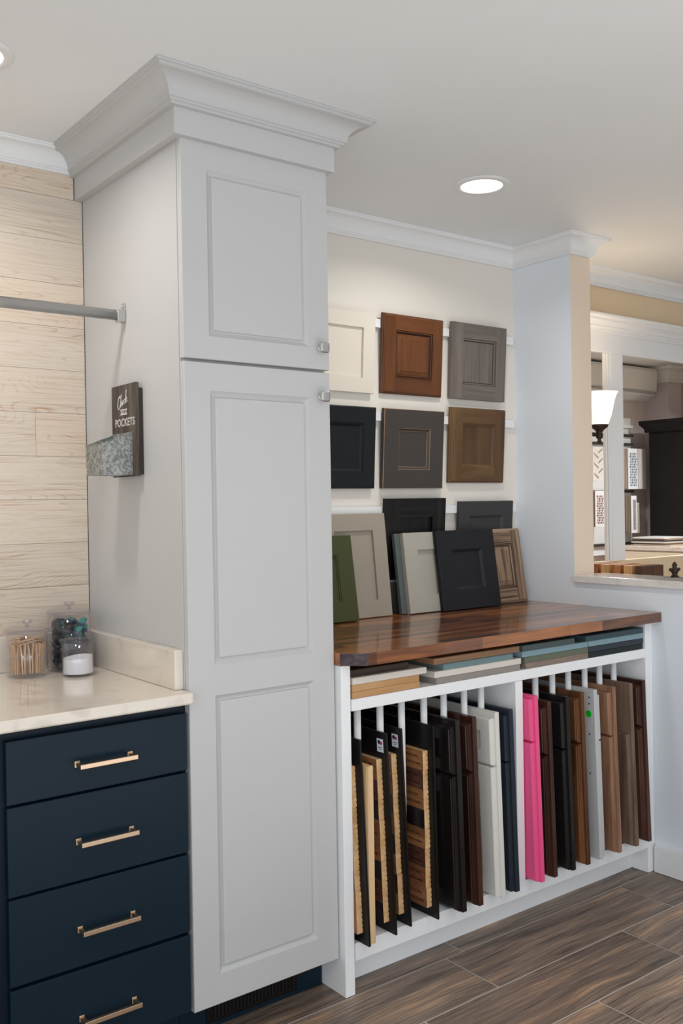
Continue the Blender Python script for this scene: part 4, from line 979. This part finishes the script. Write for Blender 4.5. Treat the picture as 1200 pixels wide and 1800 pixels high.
# material samples piled on the sideboard
rnd = random.Random(3); cols = [(196, 178, 158), (110, 92, 78), (214, 208, 200), (78, 72, 70), (160, 140, 122), (222, 220, 216)]
lab = ['beige tile sample at the bottom of the pile on the cream sideboard', 'brown tile sample low in the pile on the cream sideboard', 'off-white tile sample in the middle of the pile on the sideboard', 'dark grey tile sample near the top of the pile on the sideboard', 'tan tile sample under the top one of the pile on the sideboard', 'wide white tile sample on top of the pile on the sideboard']
for i, c in enumerate(cols):
    o = finish('tile_sample', BX(-.14, .14, -.16 + i * .012, .16, 0, .010), mat('tile_sample_%d' % i, S(*c), .35, bump=.2, bscale=60), None, (6.19 + rnd.uniform(-.012, .012), 4.16 + rnd.uniform(-.02, .02), 1.0325 + i * .0105), bevel=.001, rot=(0, 0, rnd.uniform(-.06, .06)))
    tag(o, lab[i], 'tile sample', 'tile samples piled on the sideboard')

# tile boards hung on a slatted panel
TR = thing('tile_display_rack', 'white slatted tile display panel on the far wall beside the dark hutch', 'display rack', (6.1, 4.6, 0))
part(TR, 'backing', [(5.70, 6.42, 4.60, 4.6485, .95, 2.02)], TRIM)
for z in (1.02, 1.43, 1.80, 1.87, 1.94): part(TR, 'rail', [(5.70, 6.42, 4.575, 4.5995, z, z + .02)], DGREY if z < 1.9 else TRIM, .001)
def tile_board(label, x0, x1, z0, z1, kind, base, c1, c2, y=4.50):
    t = thing('tile_sample_board', label, 'tile sample board', ((x0 + x1) / 2, y, z0), 'tile sample boards in the far room')
    W_, H_ = x1 - x0, z1 - z0
    finish('card', BX(-W_ / 2, W_ / 2, 0, .074, 0, H_), mat('board_card', S(*base), .6), t, bevel=.001)
    bm = bmesh.new(); m0 = .012
    if kind == 'chevron':
        n = 6; hh = (H_ - 2 * m0) / n
        for i in range(n):
            for s in (-1, 1):
                z = m0 + i * hh; q = [(0, z), (s * (W_ / 2 - m0), z + hh * .9), (s * (W_ / 2 - m0), z + hh * 1.35), (0, z + hh * .5)]
                f = bm.faces.new([bm.verts.new((a_, -.001, min(b_, H_ - .004))) for a_, b_ in q]); f.material_index = (i + (s > 0)) % 2
    elif kind == 'hex':
        w = (W_ - .03) / 4; k = 0
        for r_ in range(int((H_ - .05) / (w * .9))):
            for c in range(4):
                cx_ = -W_ / 2 + .02 + w * (c + .5) - (.25 * w if r_ % 2 else 0); cz = .03 + r_ * w * .9
                bm.faces.new([bm.verts.new((cx_ + w * .46 * math.cos(a_ * math.pi / 3 + .52), -.001, cz + w * .46 * math.sin(a_ * math.pi / 3 + .52))) for a_ in range(6)]).material_index = (r_ * 3 + c * 5 + r_ // 2) % 2
    else:
        n = 7
        for i in range(n): box(bm, -W_ / 2 + .006 + i * (W_ - .012) / n, -W_ / 2 + .006 + (i + .9) * (W_ - .012) / n, -.002, 0, .006, H_ - .006, i % 2)
    if len(bm.faces): finish('tiles', bm, [mat('tile_a', S(*c1), .2), mat('tile_b', S(*c2), .2)], t)
    return t
tile_board('beige and white chevron tile board seen left of the white post', 5.815, 5.94, 1.52, 1.77, 'chevron', (224, 220, 214), (168, 152, 136), (222, 216, 208))
tile_board('grey and pink mosaic tile board below the chevron one', 5.835, 5.945, 1.175, 1.445, 'hex', (232, 230, 230), (120, 100, 96), (188, 156, 146))
tile_board('dark brown narrow tile board left of the grey and pink mosaic', 5.76, 5.83, 1.175, 1.445, 'strip', (120, 104, 92), (84, 70, 62), (140, 124, 112))
tile_board('brown narrow tile board right beside the white post', 6.16, 6.235, 1.457, 1.77, 'strip', (150, 130, 116), (130, 110, 98), (176, 158, 144))
tile_board('white board with blue-grey oval mosaic tiles, upper row', 6.245, 6.365, 1.457, 1.772, 'hex', (236, 236, 238), (120, 132, 142), (168, 176, 182))
tile_board('plain pale taupe tile board at the right end of the upper row', 6.376, 6.475, 1.457, 1.772, 'strip', (214, 206, 204), (206, 198, 196), (212, 206, 204))
tile_board('olive brown narrow tile board in the lower row', 6.19, 6.27, 1.115, 1.405, 'strip', (122, 110, 94), (104, 92, 78), (140, 126, 110))
tile_board('white board with brown penny mosaic tiles, lower row', 6.278, 6.345, 1.115, 1.405, 'hex', (240, 240, 242), (96, 80, 74), (136, 116, 110))
tile_board('black and cream tile board at the right end of the lower row', 6.352, 6.378, 1.115, 1.35, 'strip', (226, 216, 200), (28, 36, 42), (226, 216, 200))
